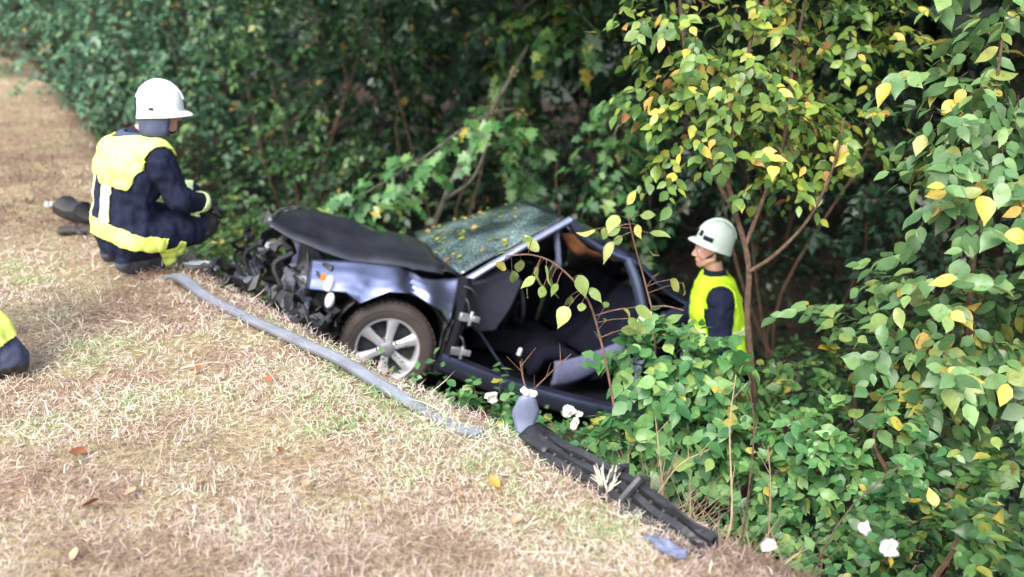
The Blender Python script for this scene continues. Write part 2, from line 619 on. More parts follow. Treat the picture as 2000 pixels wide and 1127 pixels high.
def plant(name, label, cat, base, blobs, key, leaf=.08, k=8, stems=(), bark=None, singles=0, aspect=1.0, group=None,
          droop=.25, seed=0, twig_r=.004, tint=0., outward=.8, tv=T_V, tf=T_F, face=.35, limbs=True, hole=None, clear=None):
    rng = np.random.RandomState(seed + 100)
    base = np.array(base, float)
    bark = bark or M_BARK
    root = empty(name, tuple(base), label, cat, group)
    S, D, Ln = twigs(blobs, rng, droop, outward)
    if hole:
        # uneven outline and gaps: thin whole clumps out by a smooth 3-D noise
        nv = np.array([noise.noise(Vector(p) * hole[0]) for p in S])
        ok = nv > hole[1]
        S, D, Ln = S[ok], D[ok], Ln[ok]
    ok = (S[:, 2] > gz(S[:, 0], S[:, 1]) + .03) & ~keep_out(S) & ~keep_out(S + D * Ln[:, None])
    if clear is not None:
        ok &= ~clear(S)
    S, D, Ln = S[ok], D[ok], Ln[ok]
    P, Ld, Nn = twig_leaves(S, D, Ln, k, rng, droop, face)
    n = len(P)
    size = leaf * rng.uniform(.6, 1.25, n)
    asp = aspect * rng.uniform(.8, 1.2, n)
    rnd = np.clip(rng.beta(2.0, 2.2, n) + np.repeat(rng.normal(0, .13, len(S)), k) + tint, 0, 1)
    keep = ~keep_out(P)
    if clear is not None:
        keep &= ~clear(P)
    P, Ld, Nn, size, asp, rnd = [a[keep] for a in (P, Ld, Nn, size, asp, rnd)]
    # the leaves that show largest are objects of their own
    pick = np.zeros(len(P), bool)
    if singles:
        z, fr = depth_and_frame(P)
        score = size / np.maximum(z, .3) * (fr < 1) * (z > .3) * (1 + .3 * rng.uniform(size=len(P)))
        pick[np.argsort(-score)[:singles]] = True
        single_leaves(root, base, P[pick], Ld[pick], Nn[pick], size[pick], key, aspect, tv is LOBE_V)
        if tv is T_V:
            tv, tf = MID_V, MID_F
    r = ~pick
    V, F = leaf_cloud(P[r], Ld[r], Nn[r], size[r], asp[r], tv, tf)
    o = npmesh('crown' if 'tree' in name or 'sapling' in name else 'foliage', V, F, LM[key][0], root, np.repeat(rnd[r], len(tv)), off=base)
    o['kind'] = 'stuff'
    V, F = twig_mesh(S, D, Ln, twig_r, droop)
    o = npmesh('twigs', V, F, bark, root, off=base)
    o['kind'] = 'stuff'
    for j, (pts, r0, r1) in enumerate(stems):
        m = MB()
        nn = len(pts)
        # smooth the polyline
        pp = catmull(pts, 5)
        rr = np.interp(np.linspace(0, 1, len(pp)), [0, 1], [r0, r1])
        m.tube(pp, [float(x) * (1 + .08 * math.sin(3.7 * i)) for i, x in enumerate(rr)], 8)
        if j == 0 and limbs:
            m.build('trunk', bark, root, off=base)
        else:
            m.build('branch', bark, root, off=base)
    if limbs and not stems:
        m = MB()
        top = np.mean([b[0] for b in blobs], axis=0)
        for i, (c, rr, _, _) in enumerate(blobs):
            c = np.array(c, float)
            mid = (base + c) / 2 + rng.normal(size=3) * .12
            foot = base + rng.normal(size=3) * np.array([.08, .08, 0])
            m.tube(catmull([foot - [0, 0, .05], mid, c, c + [0, 0, rr[2] * .6]], 4), list(np.linspace(.018, .005, 13)), 6)
        m.build('trunk', bark, root, off=base)
    return root


def catmull(pts, n):
    p = [np.array(q, float) for q in pts]
    p = [2 * p[0] - p[1]] + p + [2 * p[-1] - p[-2]]
    out = []
    for i in range(1, len(p) - 2):
        for j in range(n):
            t = j / n
            out.append(.5 * (2 * p[i] + (p[i + 1] - p[i - 1]) * t + (2 * p[i - 1] - 5 * p[i] + 4 * p[i + 1] - p[i + 2]) * t * t + (3 * p[i] - p[i - 1] - 3 * p[i + 1] + p[i + 2]) * t ** 3))
    out.append(p[-2])
    return out


# the wreck's place (used by keep_out as well)
CAR_POS = np.array([-1.150, 6.019, -1.059])
CAR_YAW, CAR_PIT, CAR_ROL = 3.42078, -0.30752, 0.10888


def _rm():
    cy, sy = math.cos(CAR_YAW), math.sin(CAR_YAW)
    Z = np.array([[cy, -sy, 0], [sy, cy, 0], [0, 0, 1]])
    c, s = math.cos(CAR_PIT), math.sin(CAR_PIT)
    Y = np.array([[c, 0, s], [0, 1, 0], [-s, 0, c]])
    c, s = math.cos(CAR_ROL), math.sin(CAR_ROL)
    X = np.array([[1, 0, 0], [0, c, -s], [0, s, c]])
    return Z @ Y @ X


CAR_R = _rm()

# ------------------------------------------------------------------ the wood behind, row by row
def bush(name, x, y, h, r, label, key, leaf, n, seed, singles=0, k=9, hole=(1.1, -.28), cat='bush', droop=.3, tint=0., **kw):
    z = gz1(x, y)
    rg = np.random.RandomState(seed)
    bl = []
    for lev in range(3):
        for a in range(2):
            f = (lev + .55) / 3
            w = r * (1.05 - .35 * abs(f - .45))
            c = (x + rg.uniform(-.35, .35) * r + (a - .5) * r * .7, y + rg.uniform(-.4, .3) * r, z + h * f + rg.uniform(-.1, .1) * h * .2)
            bl.append((c, (w * .75, w * .7, h * .21), n // 6, .42))
    return plant(name, label, cat, (x, y, z), bl, key, leaf=leaf, k=k, group='bushes along the edge of the wood', seed=seed, hole=hole, droop=droop, tint=tint, **kw)


bush('hedge_bush', -13.5, 21.5, 4.2, 2.3, 'pale green bush farthest up the verge, in the top left corner', 'grey', .13, 420, 1, tint=.12)
bush('hedge_bush', -10.6, 19.3, 4.0, 2.2, 'second farthest bush along verge, light green with a few yellow leaves', 'grey', .12, 480, 2, tint=.10)
bush('hedge_bush', -8.0, 16.0, 3.8, 1.9, 'blue green bush beside verge to the upper left of crouching firefighter', 'grey', .11, 520, 3, tint=-.08)
bush('hedge_bush', -6.1, 13.2, 3.6, 1.6, 'greyish green bush rising directly above white helmet of crouching firefighter', 'grey', .10, 560, 4, tint=-.08)
bush('hedge_bush', -4.2, 11.4, 3.4, 1.5, 'dense grey green bush just right of the white helmet', 'grey', .10, 560, 5, tint=-.12)
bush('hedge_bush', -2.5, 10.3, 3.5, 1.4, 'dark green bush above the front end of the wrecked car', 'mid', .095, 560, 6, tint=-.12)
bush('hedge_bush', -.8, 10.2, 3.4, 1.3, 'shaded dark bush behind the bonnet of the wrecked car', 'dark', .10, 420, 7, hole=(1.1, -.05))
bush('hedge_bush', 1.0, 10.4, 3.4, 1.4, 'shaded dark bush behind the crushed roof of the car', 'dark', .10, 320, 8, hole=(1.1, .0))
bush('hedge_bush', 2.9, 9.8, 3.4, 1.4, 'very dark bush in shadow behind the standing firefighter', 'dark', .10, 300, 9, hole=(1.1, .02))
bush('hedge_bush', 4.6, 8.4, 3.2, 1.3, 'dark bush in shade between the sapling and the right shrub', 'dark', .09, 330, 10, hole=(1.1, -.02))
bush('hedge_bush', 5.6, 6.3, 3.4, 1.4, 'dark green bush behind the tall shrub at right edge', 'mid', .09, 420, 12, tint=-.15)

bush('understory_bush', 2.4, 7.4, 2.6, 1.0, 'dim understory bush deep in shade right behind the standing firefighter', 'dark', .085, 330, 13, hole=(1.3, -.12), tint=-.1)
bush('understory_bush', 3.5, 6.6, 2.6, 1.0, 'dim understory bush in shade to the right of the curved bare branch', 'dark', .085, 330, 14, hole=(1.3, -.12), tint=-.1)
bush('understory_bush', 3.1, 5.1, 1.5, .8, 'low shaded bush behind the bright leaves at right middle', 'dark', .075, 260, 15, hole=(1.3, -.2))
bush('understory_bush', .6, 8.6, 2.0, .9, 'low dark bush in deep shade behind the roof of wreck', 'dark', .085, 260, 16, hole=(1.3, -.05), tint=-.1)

TREES = [(-13.5, 26, 'tall tree beyond the farthest verge bushes'), (-9.0, 20.5, 'tall tree behind the light green verge bush'), (-5.8, 16.0, 'dark tall tree behind the greyish bushes left of middle'),
         (-2.8, 13.0, 'dark tall tree behind the bush above the car nose'), (.2, 12.6, 'dark tall tree behind the bonnet bush'), (3.2, 12.2, 'dark tall tree deep in the wood behind the car roof'),
         (5.8, 10.6, 'dark tall tree deep in the wood behind standing firefighter'), (7.6, 7.8, 'dark tall tree behind the right hand shrubs')]
SHADE_BOUGHS = {3: ((-1.9, 9.2, 2.9), (-1.0, 8.6, 2.8)), 4: ((.3, 8.6, 2.5), (-.9, 9.4, 2.6), (.2, 7.6, 2.7), (-.6, 8.0, 2.9)), 5: ((1.5, 7.6, 2.6), (1.1, 6.7, 2.7), (2.6, 8.6, 2.5), (1.2, 9.6, 2.4)), 6: ((2.9, 7.0, 2.5), (3.8, 6.2, 2.6), (4.4, 7.8, 2.4), (2.2, 6.3, 2.9)), 7: ((4.2, 5.2, 2.7), (5.2, 6.2, 2.5), (3.2, 5.4, 2.8))}
for i, (x, y, lb) in enumerate(TREES):
    z = gz1(x, y)
    rg = np.random.RandomState(40 + i)
    bl = []
    for j in range(9):
        a = rg.uniform(0, 6.28)
        hh = rg.uniform(.5, 7.0)
        bl.append(((x + 1.3 * math.cos(a), y + 1.0 * math.sin(a), z + hh), (1.3, 1.2, .9), 70, .7))
    for j in range(5 if i > 3 else 0):                   # unseen high boughs added over the ditch to darken the wood
        bl.append(((x + rg.uniform(-1.8, 1.0), y - rg.uniform(1.2, 3.4), z + rg.uniform(5.4, 7.2)), (1.5, 1.2, .6), 60, .8))
    for c in SHADE_BOUGHS.get(i, ()):                             # unseen low boughs added just above the picture to shade the ditch
        bl.append((c, (1.15, 1.0, .45), 85, .6))
    tk = [(x, y, z - .1), (x + .1, y + .05, z + 2), (x - .1, y, z + 4.5), (x + .1, y, z + 7.2)]
    st = [(tk, .15, .04)]
    for j in (2, 5, 7, 8):
        c = bl[j][0]
        st.append(([(x, y, z + max(1.0, (c[2] - z) * .6)), ((x + c[0]) / 2, (y + c[1]) / 2, c[2] - .4), c], .05, .012))
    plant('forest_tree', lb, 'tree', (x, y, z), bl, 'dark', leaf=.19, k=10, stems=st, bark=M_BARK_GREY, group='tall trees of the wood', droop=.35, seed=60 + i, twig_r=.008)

# the far wood, one dark mass closing the view in every direction beyond the first trees
rg = np.random.RandomState(5)
n = 9000
ang = rg.uniform(-1.1, 1.25, n)
s = rg.uniform(15, 19, n)
t = rg.uniform(-22, 34, n)
x, y = SQ * (s - t), SQ * (s + t)
end = rg.uniform(size=n) < .28                             # the wood also closes the far end of the verge
x = np.where(end, rg.uniform(-34, -13, n), x)
y = np.where(end, 33 + rg.uniform(-2.5, 2.5, n) + .15 * x * 0, y)
P = np.stack([x, y, gz(x, y) + rg.uniform(-.2, 9.5, n) ** 1.0], -1)
D = norm(rg.normal(size=(n, 3)) + [0, -.2, -.6])
Nn = norm(rg.normal(size=(n, 3)) * .6 + [-.5, -.8, .4])
V, F = leaf_cloud(P, D, Nn, rg.uniform(.7, 1.5, n), np.full(n, 1.2), LOBE_V, LOBE_F)
o = npmesh('woods', V, F, LM['dark'][0], rnd=np.repeat(rg.uniform(0, .7, n), len(LOBE_V)))
setp(o, kind='stuff', label='dark far part of the wood closing the view', category='woods')

# lobed-leaf boughs hanging over the wreck
def bough(label, pts, key, n, leaf, seed, r=.3, tint=0., singles=0):
    base = np.array(pts[0], float)
    pp = catmull(pts, 6)
    bl = [(p - [0, 0, .06], (r, r * .7, r * .55), max(1, n // len(pp)), .30) for p in pp[4:]]
    return plant('maple_sapling', label, 'sapling', tuple(base), bl, key, leaf=leaf, k=6, stems=[(pts, .016, .004)], bark=M_BARK_GREY, droop=.55, seed=seed,
                 tint=tint, tv=LOBE_V, tf=LOBE_F, face=.7, singles=130, aspect=1.05)


z = gz1(.35, 9.3)
bough('leaning sapling with bright lobed leaves drooping toward the bonnet of car', [(.45, 9.2, gz1(.45, 9.2)), (.35, 9.0, -.6), (.15, 8.5, .35), (-.25, 8.0, .45), (-.8, 7.7, .12), (-1.25, 7.5, -.12), (-1.6, 7.4, -.32)], 'fresh', 110, .13, 91, .24, tint=.02)
bough('drooping sapling with green lobed leaves behind the crushed roof of the car', [(1.5, 9.0, gz1(1.5, 9.0)), (1.4, 8.8, -.5), (1.25, 8.3, .5), (1.05, 7.9, .62), (.85, 7.6, .28), (.72, 7.4, -.08)], 'fresh', 70, .12, 92, .22, tint=-.1)
bough('sapling with dull green lobed leaves hanging at the top middle of picture', [(.1, 10.0, gz1(.1, 10.0)), (.0, 9.6, .2), (.0, 9.0, 1.1), (.25, 8.5, 1.45), (.55, 8.2, 1.35), (.8, 8.0, 1.12)], 'mid', 80, .14, 93, .28, tint=0)
# a leaning grey trunk with flaking bark behind the bonnet
tk = [(-.95, 7.75, gz1(-.95, 7.75) - .1), (-.78, 7.8, -.75), (-.62, 7.85, -.28), (-.45, 8.0, .05), (-.1, 8.4, .6), (.35, 8.9, 1.35), (.8, 9.4, 2.2)]
plant('leaning_tree', 'thin leaning grey barked tree with mossy flaking stem behind the car bonnet', 'tree', tk[0], [((.5, 9.0, 1.9), (.7, .6, .5), 90, .4), ((.9, 9.5, 2.6), (.8, .7, .5), 90, .4)], 'mid', leaf=.10, k=8,
      stems=[(tk, .032, .014), ([(-.62, 7.85, -.28), (-.35, 7.7, -.05), (-.2, 7.6, .3)], .02, .008)], bark=M_BARK_GREY, seed=95)

# ------------------------------------------------------------------ the sapling in the middle right and the shrubs round it
TR = [(1.150, 3.98, -1.12), (1.186, 4.0, -1.0), (1.283, 4.1, -.703), (1.241, 4.12, -.357), (1.183, 4.15, .026), (1.178, 4.2, .28), (1.115, 4.25, .504), (1.009, 4.3, .699), (.912, 4.4, .934), (.859, 4.5, 1.245), (.80, 4.6, 1.7)]
T2 = [(1.159, 4.22, .381), (1.246, 4.3, .595), (1.35, 4.4, .858), (1.39, 4.5, 1.245), (1.455, 4.6, 1.627), (1.5, 4.7, 2.0)]
T3 = [(1.18, 4.18, .26), (1.28, 4.15, .349), (1.413, 4.15, .505), (1.51, 4.2, .671), (1.568, 4.25, .835), (1.60, 4.3, 1.0)]
T4 = [(1.115, 4.25, .504), (1.043, 4.25, .76), (1.083, 4.3, 1.024), (1.148, 4.4, 1.397), (1.2, 4.5, 1.75)]
TR[0] = (1.150, 3.98, gz1(1.15, 3.98) - .03)
bl = []
for px, py, Y, rx, rz, nn in ((1310, 50, 4.5, .24, .18, 24), (1420, 140, 4.5, .28, .20, 34), (1330, 170, 4.4, .18, .12, 18), (1500, 60, 4.7, .36, .22, 32), (1500, 200, 4.5, .30, .16, 30), (1600, 120, 4.8, .34, .24, 28),
                              (1420, 260, 4.35, .24, .14, 26), (1600, 260, 4.7, .26, .16, 28), (1310, 330, 4.3, .12, .08, 7), (1560, 340, 4.6, .22, .10, 15), (1690, 60, 4.9, .3, .3, 36), (1690, 230, 4.9, .22, .16, 18), (1460, 330, 4.4, .16, .06, 10), (1400, -120, 4.6, .6, .35, 60), (1650, -140, 4.8, .6, .35, 60)):
    k = Y / (CF[1] + CU[1] * -(py - 563.5) / 1732.)
    c = CAM_POS + k * (CF + np.array([1, 0, 0]) * (px - 1000) / 1732. - CU * (py - 563.5) / 1732.)
    bl.append((tuple(np.round(c, 3)), (rx, .32, rz), nn, .22))
plant('hazel_sapling', 'slender brown stemmed sapling with yellowing leaves right of the firefighter in the ditch', 'sapling', TR[0], bl, 'yellow', leaf=.068, k=7,
      stems=[(TR, .021, .008), (T2, .012, .006), (T3, .011, .005), (T4, .014, .007)], bark=M_BARK, singles=300, aspect=1.12, droop=.4, seed=71, twig_r=.003, face=.75, clear=lambda S: (S[:, 2] < .62) & (S[:, 0] < 1.3))

bl = []
for x, y, z, rx, rz, nn in ((2.0, 3.75, 1.25, .30, .28, 46), (1.98, 3.6, .80, .36, .24, 66), (2.0, 3.5, .40, .40, .22, 70), (1.80, 3.55, .10, .32, .18, 46), (2.2, 3.6, .1, .35, .25, 50), (1.62, 3.8, .12, .20, .10, 18), (2.15, 3.9, 1.75, .4, .3, 40), (2.3, 3.5, -.3, .4, .3, 50), (1.95, 3.65, 1.02, .22, .16, 20)):
    bl.append(((x, y, z), (rx, .30, rz), nn, .22))
b0 = (2.15, 3.7, gz1(2.15, 3.7))
plant('dogwood_shrub', 'tall shrub with broad grey green and yellow leaves filling the right edge', 'shrub', b0, bl, 'blue', leaf=.088, k=7,
      stems=[([b0, (2.1, 3.7, -.4), (2.0, 3.65, .4), (2.0, 3.75, 1.4)], .022, .006), ([b0, (2.2, 3.65, -.3), (2.3, 3.6, .5), (2.2, 3.9, 1.6)], .02, .006), ([(2.1, 3.7, -.4), (1.85, 3.65, 0), (1.6, 3.8, .2)], .012, .004)],
      bark=M_BARK, singles=300, aspect=1.15, droop=.35, seed=72, twig_r=.003, face=.75, hole=(2.2, -.30))

bl = []
for x, y, z, rx, rz, nn in ((.66, 3.72, -.04, .20, .14, 36), (.86, 3.80, -.04, .20, .13, 34), (.74, 3.60, -.30, .26, .14, 44), (.95, 3.80, -.28, .20, .14, 30), (.60, 3.50, -.36, .16, .12, 22), (1.02, 3.9, -.42, .2, .14, 24), (.82, 3.62, -.48, .24, .12, 24), (.47, 3.32, -.28, .13, .10, 18)):
    bl.append(((x, y, z), (rx, .20, rz), nn, .15))
b0 = (.80, 3.62, gz1(.80, 3.62))
plant('snowberry_bush', 'bushy fresh green shrub with small oval leaves in front of standing firefighter', 'shrub', b0, bl, 'fresh', leaf=.074, k=8,
      stems=[([b0, (.78, 3.62, -.5), (.70, 3.68, -.1)], .010, .004), ([b0, (.85, 3.65, -.55), (.92, 3.76, -.1)], .010, .004), ([b0, (.72, 3.58, -.5), (.58, 3.52, -.3)], .009, .004)], bark=M_BARK, singles=300, aspect=1.15, droop=.25, seed=73, twig_r=.002, face=.7, limbs=True)

# young stems with pale oval leaves standing in front of the open car
LA = [(0.085, 3.554, 0.614), (0.113, 3.605, 0.539), (-0.033, 3.664, 0.474), (0.0, 3.669, 0.435), (0.04, 3.689, 0.478), (0.097, 3.525, 0.455), (0.146, 3.545, 0.505), (0.171, 3.599, 0.426), (0.115, 3.657, 0.457), (0.134, 3.527, 0.414), (0.189, 3.523, 0.426), (0.017, 3.609, 0.542), (0.281, 3.548, 0.454), (0.259, 3.663, 0.321), (0.299, 3.545, 0.333), (0.33, 3.55, 0.396), (0.412, 3.711, 0.242), (0.427, 3.699, 0.19), (0.482, 3.616, 0.278), (0.508, 3.597, 0.238), (0.48, 3.637, 0.166), (0.534, 3.609, 0.286), (0.383, 3.719, 0.108), (0.239, 3.514, 0.322), (0.068, 3.714, 0.343), (0.531, 3.629, 0.182)]
LB = [(0.535, 4.015, 0.641), (0.463, 3.835, 0.639), (0.505, 3.982, 0.547), (0.451, 4.01, 0.527), (0.51, 3.95, 0.507), (0.562, 3.884, 0.579), (0.627, 3.878, 0.544), (0.391, 4.013, 0.523), (0.461, 3.871, 0.505), (0.573, 3.851, 0.635),
      (0.705, 4.062, 0.284), (0.745, 3.961, 0.292), (0.824, 4.063, 0.241), (0.665, 4.002, 0.396)]
SA = [(0.50, 3.40, gz1(.50, 3.40)), (0.488, 3.45, -0.382), (0.443, 3.55, -0.104), (0.387, 3.6, 0.145), (0.321, 3.6, 0.336), (0.197, 3.6, 0.476), (0.087, 3.6, 0.526), (-0.022, 3.6, 0.522)]
SB = [(0.61, 3.76, gz1(.61, 3.76)), (0.625, 3.8, -0.588), (0.676, 3.85, -0.225), (0.675, 3.9, 0.072), (0.633, 3.95, 0.26), (0.571, 3.95, 0.462), (0.537, 3.95, 0.585)]
SC = [(0.658, 3.92, 0.168), (0.731, 3.95, 0.162), (0.818, 3.95, 0.141)]


def young_stem(label, stem, leaves, size, seed, extra=()):
    rng = np.random.RandomState(seed)
    base = np.array(stem[0], float)
    root = empty('young_sapling', tuple(base), label, 'sapling')
    pp = np.array(catmull(stem, 6))
    MB().tube(pp, list(np.linspace(.0075, .003, len(pp))), 8).build('stem', M_BARK_RED, root, off=base)
    for e in extra:
        MB().tube(catmull(e, 6), list(np.linspace(.006, .003, 6 * (len(e) - 1) + 1)), 6).build('side_twig', M_BARK_RED, root, off=base)
    P = np.array(leaves)
    near_ = np.array([pp[np.argmin(np.linalg.norm(pp - q, axis=1))] for q in P])
    for a, b in zip(near_, P):
        if np.linalg.norm(a - b) > .02:
            MB().tube([a, (a + b) / 2 + [0, 0, .006], b], .0018, 5).build('leaf_stalk', M_BARK_RED, root, off=base)
    D = norm(P - near_ + rng.normal(size=P.shape) * .012) * .8 + np.array([0, 0, -.45]) + rng.normal(size=P.shape) * .3
    Nn = np.array([0, -.75, .7]) + rng.normal(size=P.shape) * .4
    single_leaves(root, base, P, D, Nn, size * rng.uniform(.75, 1.2, len(P)), 'pale', 1.05)
    return root


young_stem('young reddish stem arching left with pale oval leaves before the open car', SA, LA, .085, 81)
young_stem('upright brown stem topped by a tuft of pale leaves near the door pillar', SB, LB, .085, 82, (SC,))

# brambles and seedlings: individual clumps on the slope, then the general ground cover
CL = [(1.55, 3.35, -.25, .42, .22, 90, 'fresh', 'waist high green bramble clump below the right hand shrub'),
      (1.62, 2.75, -.35, .40, .20, 90, 'mid', 'dark leaved bramble clump in the lower right corner'),
      (1.18, 2.75, -.48, .26, .12, 44, 'fresh', 'low bramble clump beside the end of the black bumper'),
      (1.35, 3.35, -.45, .30, .18, 60, 'fresh', 'green clump of seedlings at the foot of the brown sapling'),
      (2.15, 3.05, -.35, .45, .28, 90, 'mid', 'bramble clump at the right edge under the grey green shrub'),
      (1.72, 5.0, -.80, .36, .26, 80, 'mid', 'shaded bramble clump just right of the standing firefighter'),
      (1.75, 4.1, -.35, .42, .26, 80, 'mid', 'bramble clump in half shade behind the right slope'),
      (-.15, 3.85, -.40, .30, .10, 46, 'fresh', 'low green plants between grey strip and the open door of car'),
      (.22, 3.55, -.38, .20, .09, 24, 'fresh', 'small leafy clump just behind the black bumper end')]
for i, (x, y, z, r, rz, nn, key, lb) in enumerate(CL):
    b0 = (x, y, gz1(x, y))
    plant('bramble_clump', lb, 'bramble', b0, [((x, y, max(z, b0[2] + rz)), (r, r * .8, rz), nn, .16), ((x, y, (z + b0[2]) / 2 + .05), (r * 1.1, r, rz), nn // 2, .16)], key, leaf=.06, k=7, bark=M_BARK_RED, singles=(160 if i < 5 else 60), aspect=1.1,
          group='bramble clumps on the ditch slope', droop=.2, seed=110 + i, twig_r=.002, face=.6)


def ground_cover(name, label, P0, key, leaf, k, ln, seed, tint=0., rise=.6):
    rng = np.random.RandomState(seed)
    z = gz(P0[:, 0], P0[:, 1])
    S = np.stack([P0[:, 0], P0[:, 1], z + .01], -1)
    n = len(S)
    D = norm(rng.normal(size=(n, 3)) * [.8, .8, .3] + [0, 0, rise])
    Ln = ln * rng.uniform(.5, 1.3, n)
    P, Ld, Nn = twig_leaves(S, D, Ln, k, rng, .15, .35)
    keep = ~keep_out(P)
    m = len(P)
    rnd = np.clip(rng.beta(2, 2.4, m) + tint, 0, 1)
    V, F = leaf_cloud(P[keep], Ld[keep], Nn[keep], leaf * rng.uniform(.6, 1.25, m)[keep], rng.uniform(1.0, 1.5, m)[keep])
    o = npmesh(name, V, F, LM[key][0], rnd=np.repeat(rnd[keep], len(T_V)))
    setp(o, kind='stuff', label=label, category='undergrowth')
    return o


rng = np.random.RandomState(3)


def scatter(n, u0, u1, t0, t1, lumpy=.0):
    u = rng.uniform(u0, u1, n)
    t = rng.uniform(t0, t1, n)
    s = edge_s(t) + u
    x, y = SQ * (s - t), SQ * (s + t)
    ok = wave(x * 1.3 + 2, y * 1.3) > lumpy - 1
    return np.stack([x[ok], y[ok]], -1)


def dry_stems():
    rng = np.random.RandomState(17)
    n = 260
    x = rng.uniform(.36, .98, n)
    y = 3.22 - .95 * (x - .36) + rng.normal(0, .10, n) - .02
    z = gz(x, y)
    S = np.stack([x, y, z], -1)
    D = norm(rng.normal(size=(n, 3)) * [.7, .5, .2] + [0, 0, .75])
    Ln = rng.uniform(.12, .42, n)
    V, F = twig_mesh(S, D, Ln, .0028, .1)
    o = npmesh('dry_stems', V, F, M_STALK)
    setp(o, kind='stuff', label='tangle of thin dry brown stems between the black bumper and the bushes', category='stems')


dry_stems()
ground_cover('undergrowth', 'mixed low green undergrowth covering the slope and floor of the ditch', scatter(1500, .45, 2.6, -4, 3.6, .5), 'fresh', .05, 8, .28, 21, -.05)
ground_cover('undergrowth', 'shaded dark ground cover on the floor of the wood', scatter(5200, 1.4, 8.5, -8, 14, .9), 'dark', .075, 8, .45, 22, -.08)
ground_cover('undergrowth', 'yellowish weeds on the ditch bank behind the crouching firefighter', scatter(700, .25, 2.0, 4.9, 9.5, .6), 'mid', .055, 8, .3, 23, .15, 1.2)


# ------------------------------------------------------------------ mown dry grass on the verge
def u_of(x, y):
    return SQ * (x + y) - edge_s(SQ * (y - x))


def grass(name, label, n, r0, r1, lmin, lmax, wmin, wmax, flatness, seed, tint, umax=.22):
    rng = np.random.RandomState(seed)
    r = np.exp(rng.uniform(math.log(r0), math.log(r1), n))
    a = rng.uniform(-.95, .75, n)
    x, y = r * np.sin(a), r * np.cos(a)
    s, t = SQ * (x + y), SQ * (y - x)
    u = s - edge_s(t)
    ok = (u < umax + .1 * wave(x * 4, y * 4))
    x, y, r = x[ok], y[ok], r[ok]
    # loose clumps: thin out the bare brown patches
    dens = wave(x * 2.3 + 5, y * 2.3) + .5 * wave(x * 7, y * 7 + 3)
    ok = rng.uniform(-1.3, .6, len(x)) < dens
    x, y, r = x[ok], y[ok], r[ok]
    n = len(x)
    z = gz(x, y)
    k = np.clip(r / 3.2, .75, 2.6)
    L = rng.uniform(lmin, lmax, n) * (.7 + .3 * k)
    Wd = rng.uniform(wmin, wmax, n) * k
    az = rng.uniform(0, 2 * math.pi, n)
    el = np.abs(rng.normal(0, flatness, n)) + .08
    d0 = np.stack([np.cos(az) * np.cos(el), np.sin(az) * np.cos(el), np.sin(el)], -1)
    el2 = el * rng.uniform(-.3, .9, n)
    d1 = np.stack([np.cos(az + .3) * np.cos(el2), np.sin(az + .3) * np.cos(el2), np.sin(el2)], -1)
    lat = np.stack([-np.sin(az), np.cos(az), 0 * az], -1)
    tw = rng.uniform(-.8, .8, n)[:, None]
    lat = norm(lat + tw * np.array([0, 0, 1.0]))
    B = np.stack([x, y, z + rng.uniform(0, .022, n)], -1)
    M1 = B + d0 * (L * .5)[:, None]
    T = M1 + d1 * (L * .5)[:, None]
    hw = (Wd * .5)[:, None]
    V = np.stack([B - lat * hw, B + lat * hw, M1 - lat * hw * .8, M1 + lat * hw * .8, T], 1)
    V[..., 2] = np.maximum(V[..., 2], (z + .003)[:, None])
    F = (np.arange(n) * 5)[:, None, None] + np.array([(0, 1, 3), (0, 3, 2), (2, 3, 4)])[None]
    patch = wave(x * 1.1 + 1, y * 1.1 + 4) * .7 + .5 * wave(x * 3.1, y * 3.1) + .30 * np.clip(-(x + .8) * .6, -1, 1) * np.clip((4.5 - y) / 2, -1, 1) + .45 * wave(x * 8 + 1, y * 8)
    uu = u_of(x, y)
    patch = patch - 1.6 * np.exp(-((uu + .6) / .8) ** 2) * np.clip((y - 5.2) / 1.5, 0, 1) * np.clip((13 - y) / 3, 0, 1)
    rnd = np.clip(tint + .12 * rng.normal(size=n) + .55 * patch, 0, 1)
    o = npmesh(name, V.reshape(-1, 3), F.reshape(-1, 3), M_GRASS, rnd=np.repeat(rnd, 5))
    setp(o, kind='stuff', label=label, category='grass')
    return o


M_GRASS = leaf_mat('dry_grass', [(0, (.15, .10, .075)), (.18, (.33, .245, .19)), (.38, (.48, .375, .32)), (.58, (.68, .58, .50)), (.74, (.62, .58, .46)), (.86, (.42, .50, .28)), (1, (.19, .36, .13))], rough=.7, trans=.2, spec=.25)
grass('dry_grass', 'pale mown straw lying flat over the whole verge', 430000, 1.55, 22, .016, .056, .0016, .0034, .50, 31, .43)
grass('green_grass', 'short green grass growing up through the straw', 80000, 1.55, 22, .025, .06, .002, .0042, .9, 32, .74, .1)
grass('dead_stalks', 'long bleached dead stalks and trampled brown stems on the verge edge', 2200, 1.6, 12, .09, .20, .003, .005, .35, 33, .46, .25)


# ------------------------------------------------------------------ the wrecked car (all in its own frame: X forward, Y to its left, Z up)
M_PAINT = pbr('navy_metallic_car_paint', (.17, .19, .32), .32, metal=.95, var=.10, scale=4, coat=.7, spec=.6)
M_WING = pbr('sky_lit_navy_paint', (.32, .35, .53), .36, metal=.95, var=.12, scale=5, coat=.6, spec=.6, bump=.03, bscale=30)  # car paint with a lighter base colour standing in for sky reflection
M_DUSTY = pbr('dusty_dark_paint', (.022, .024, .034), .40, var=.3, scale=5, bump=.06, bscale=80, coat=.25, rvar=.1)
M_BARE = pbr('bare_crumpled_metal', (.30, .31, .33), .42, metal=.75, var=.5, scale=9, bump=.35, bscale=30)
M_STEEL = pbr('dirty_blue_grey_metal', (.16, .175, .22), .45, metal=.5, var=.5, scale=9, bump=.35, bscale=30)
M_DARKMET = pbr('sooty_metal', (.035, .036, .04), .5, metal=.4, var=.6, scale=12, bump=.4, bscale=40)
M_PLASTIC = pbr('black_plastic', (.014, .015, .017), .45, var=.4, scale=25, bump=.15)
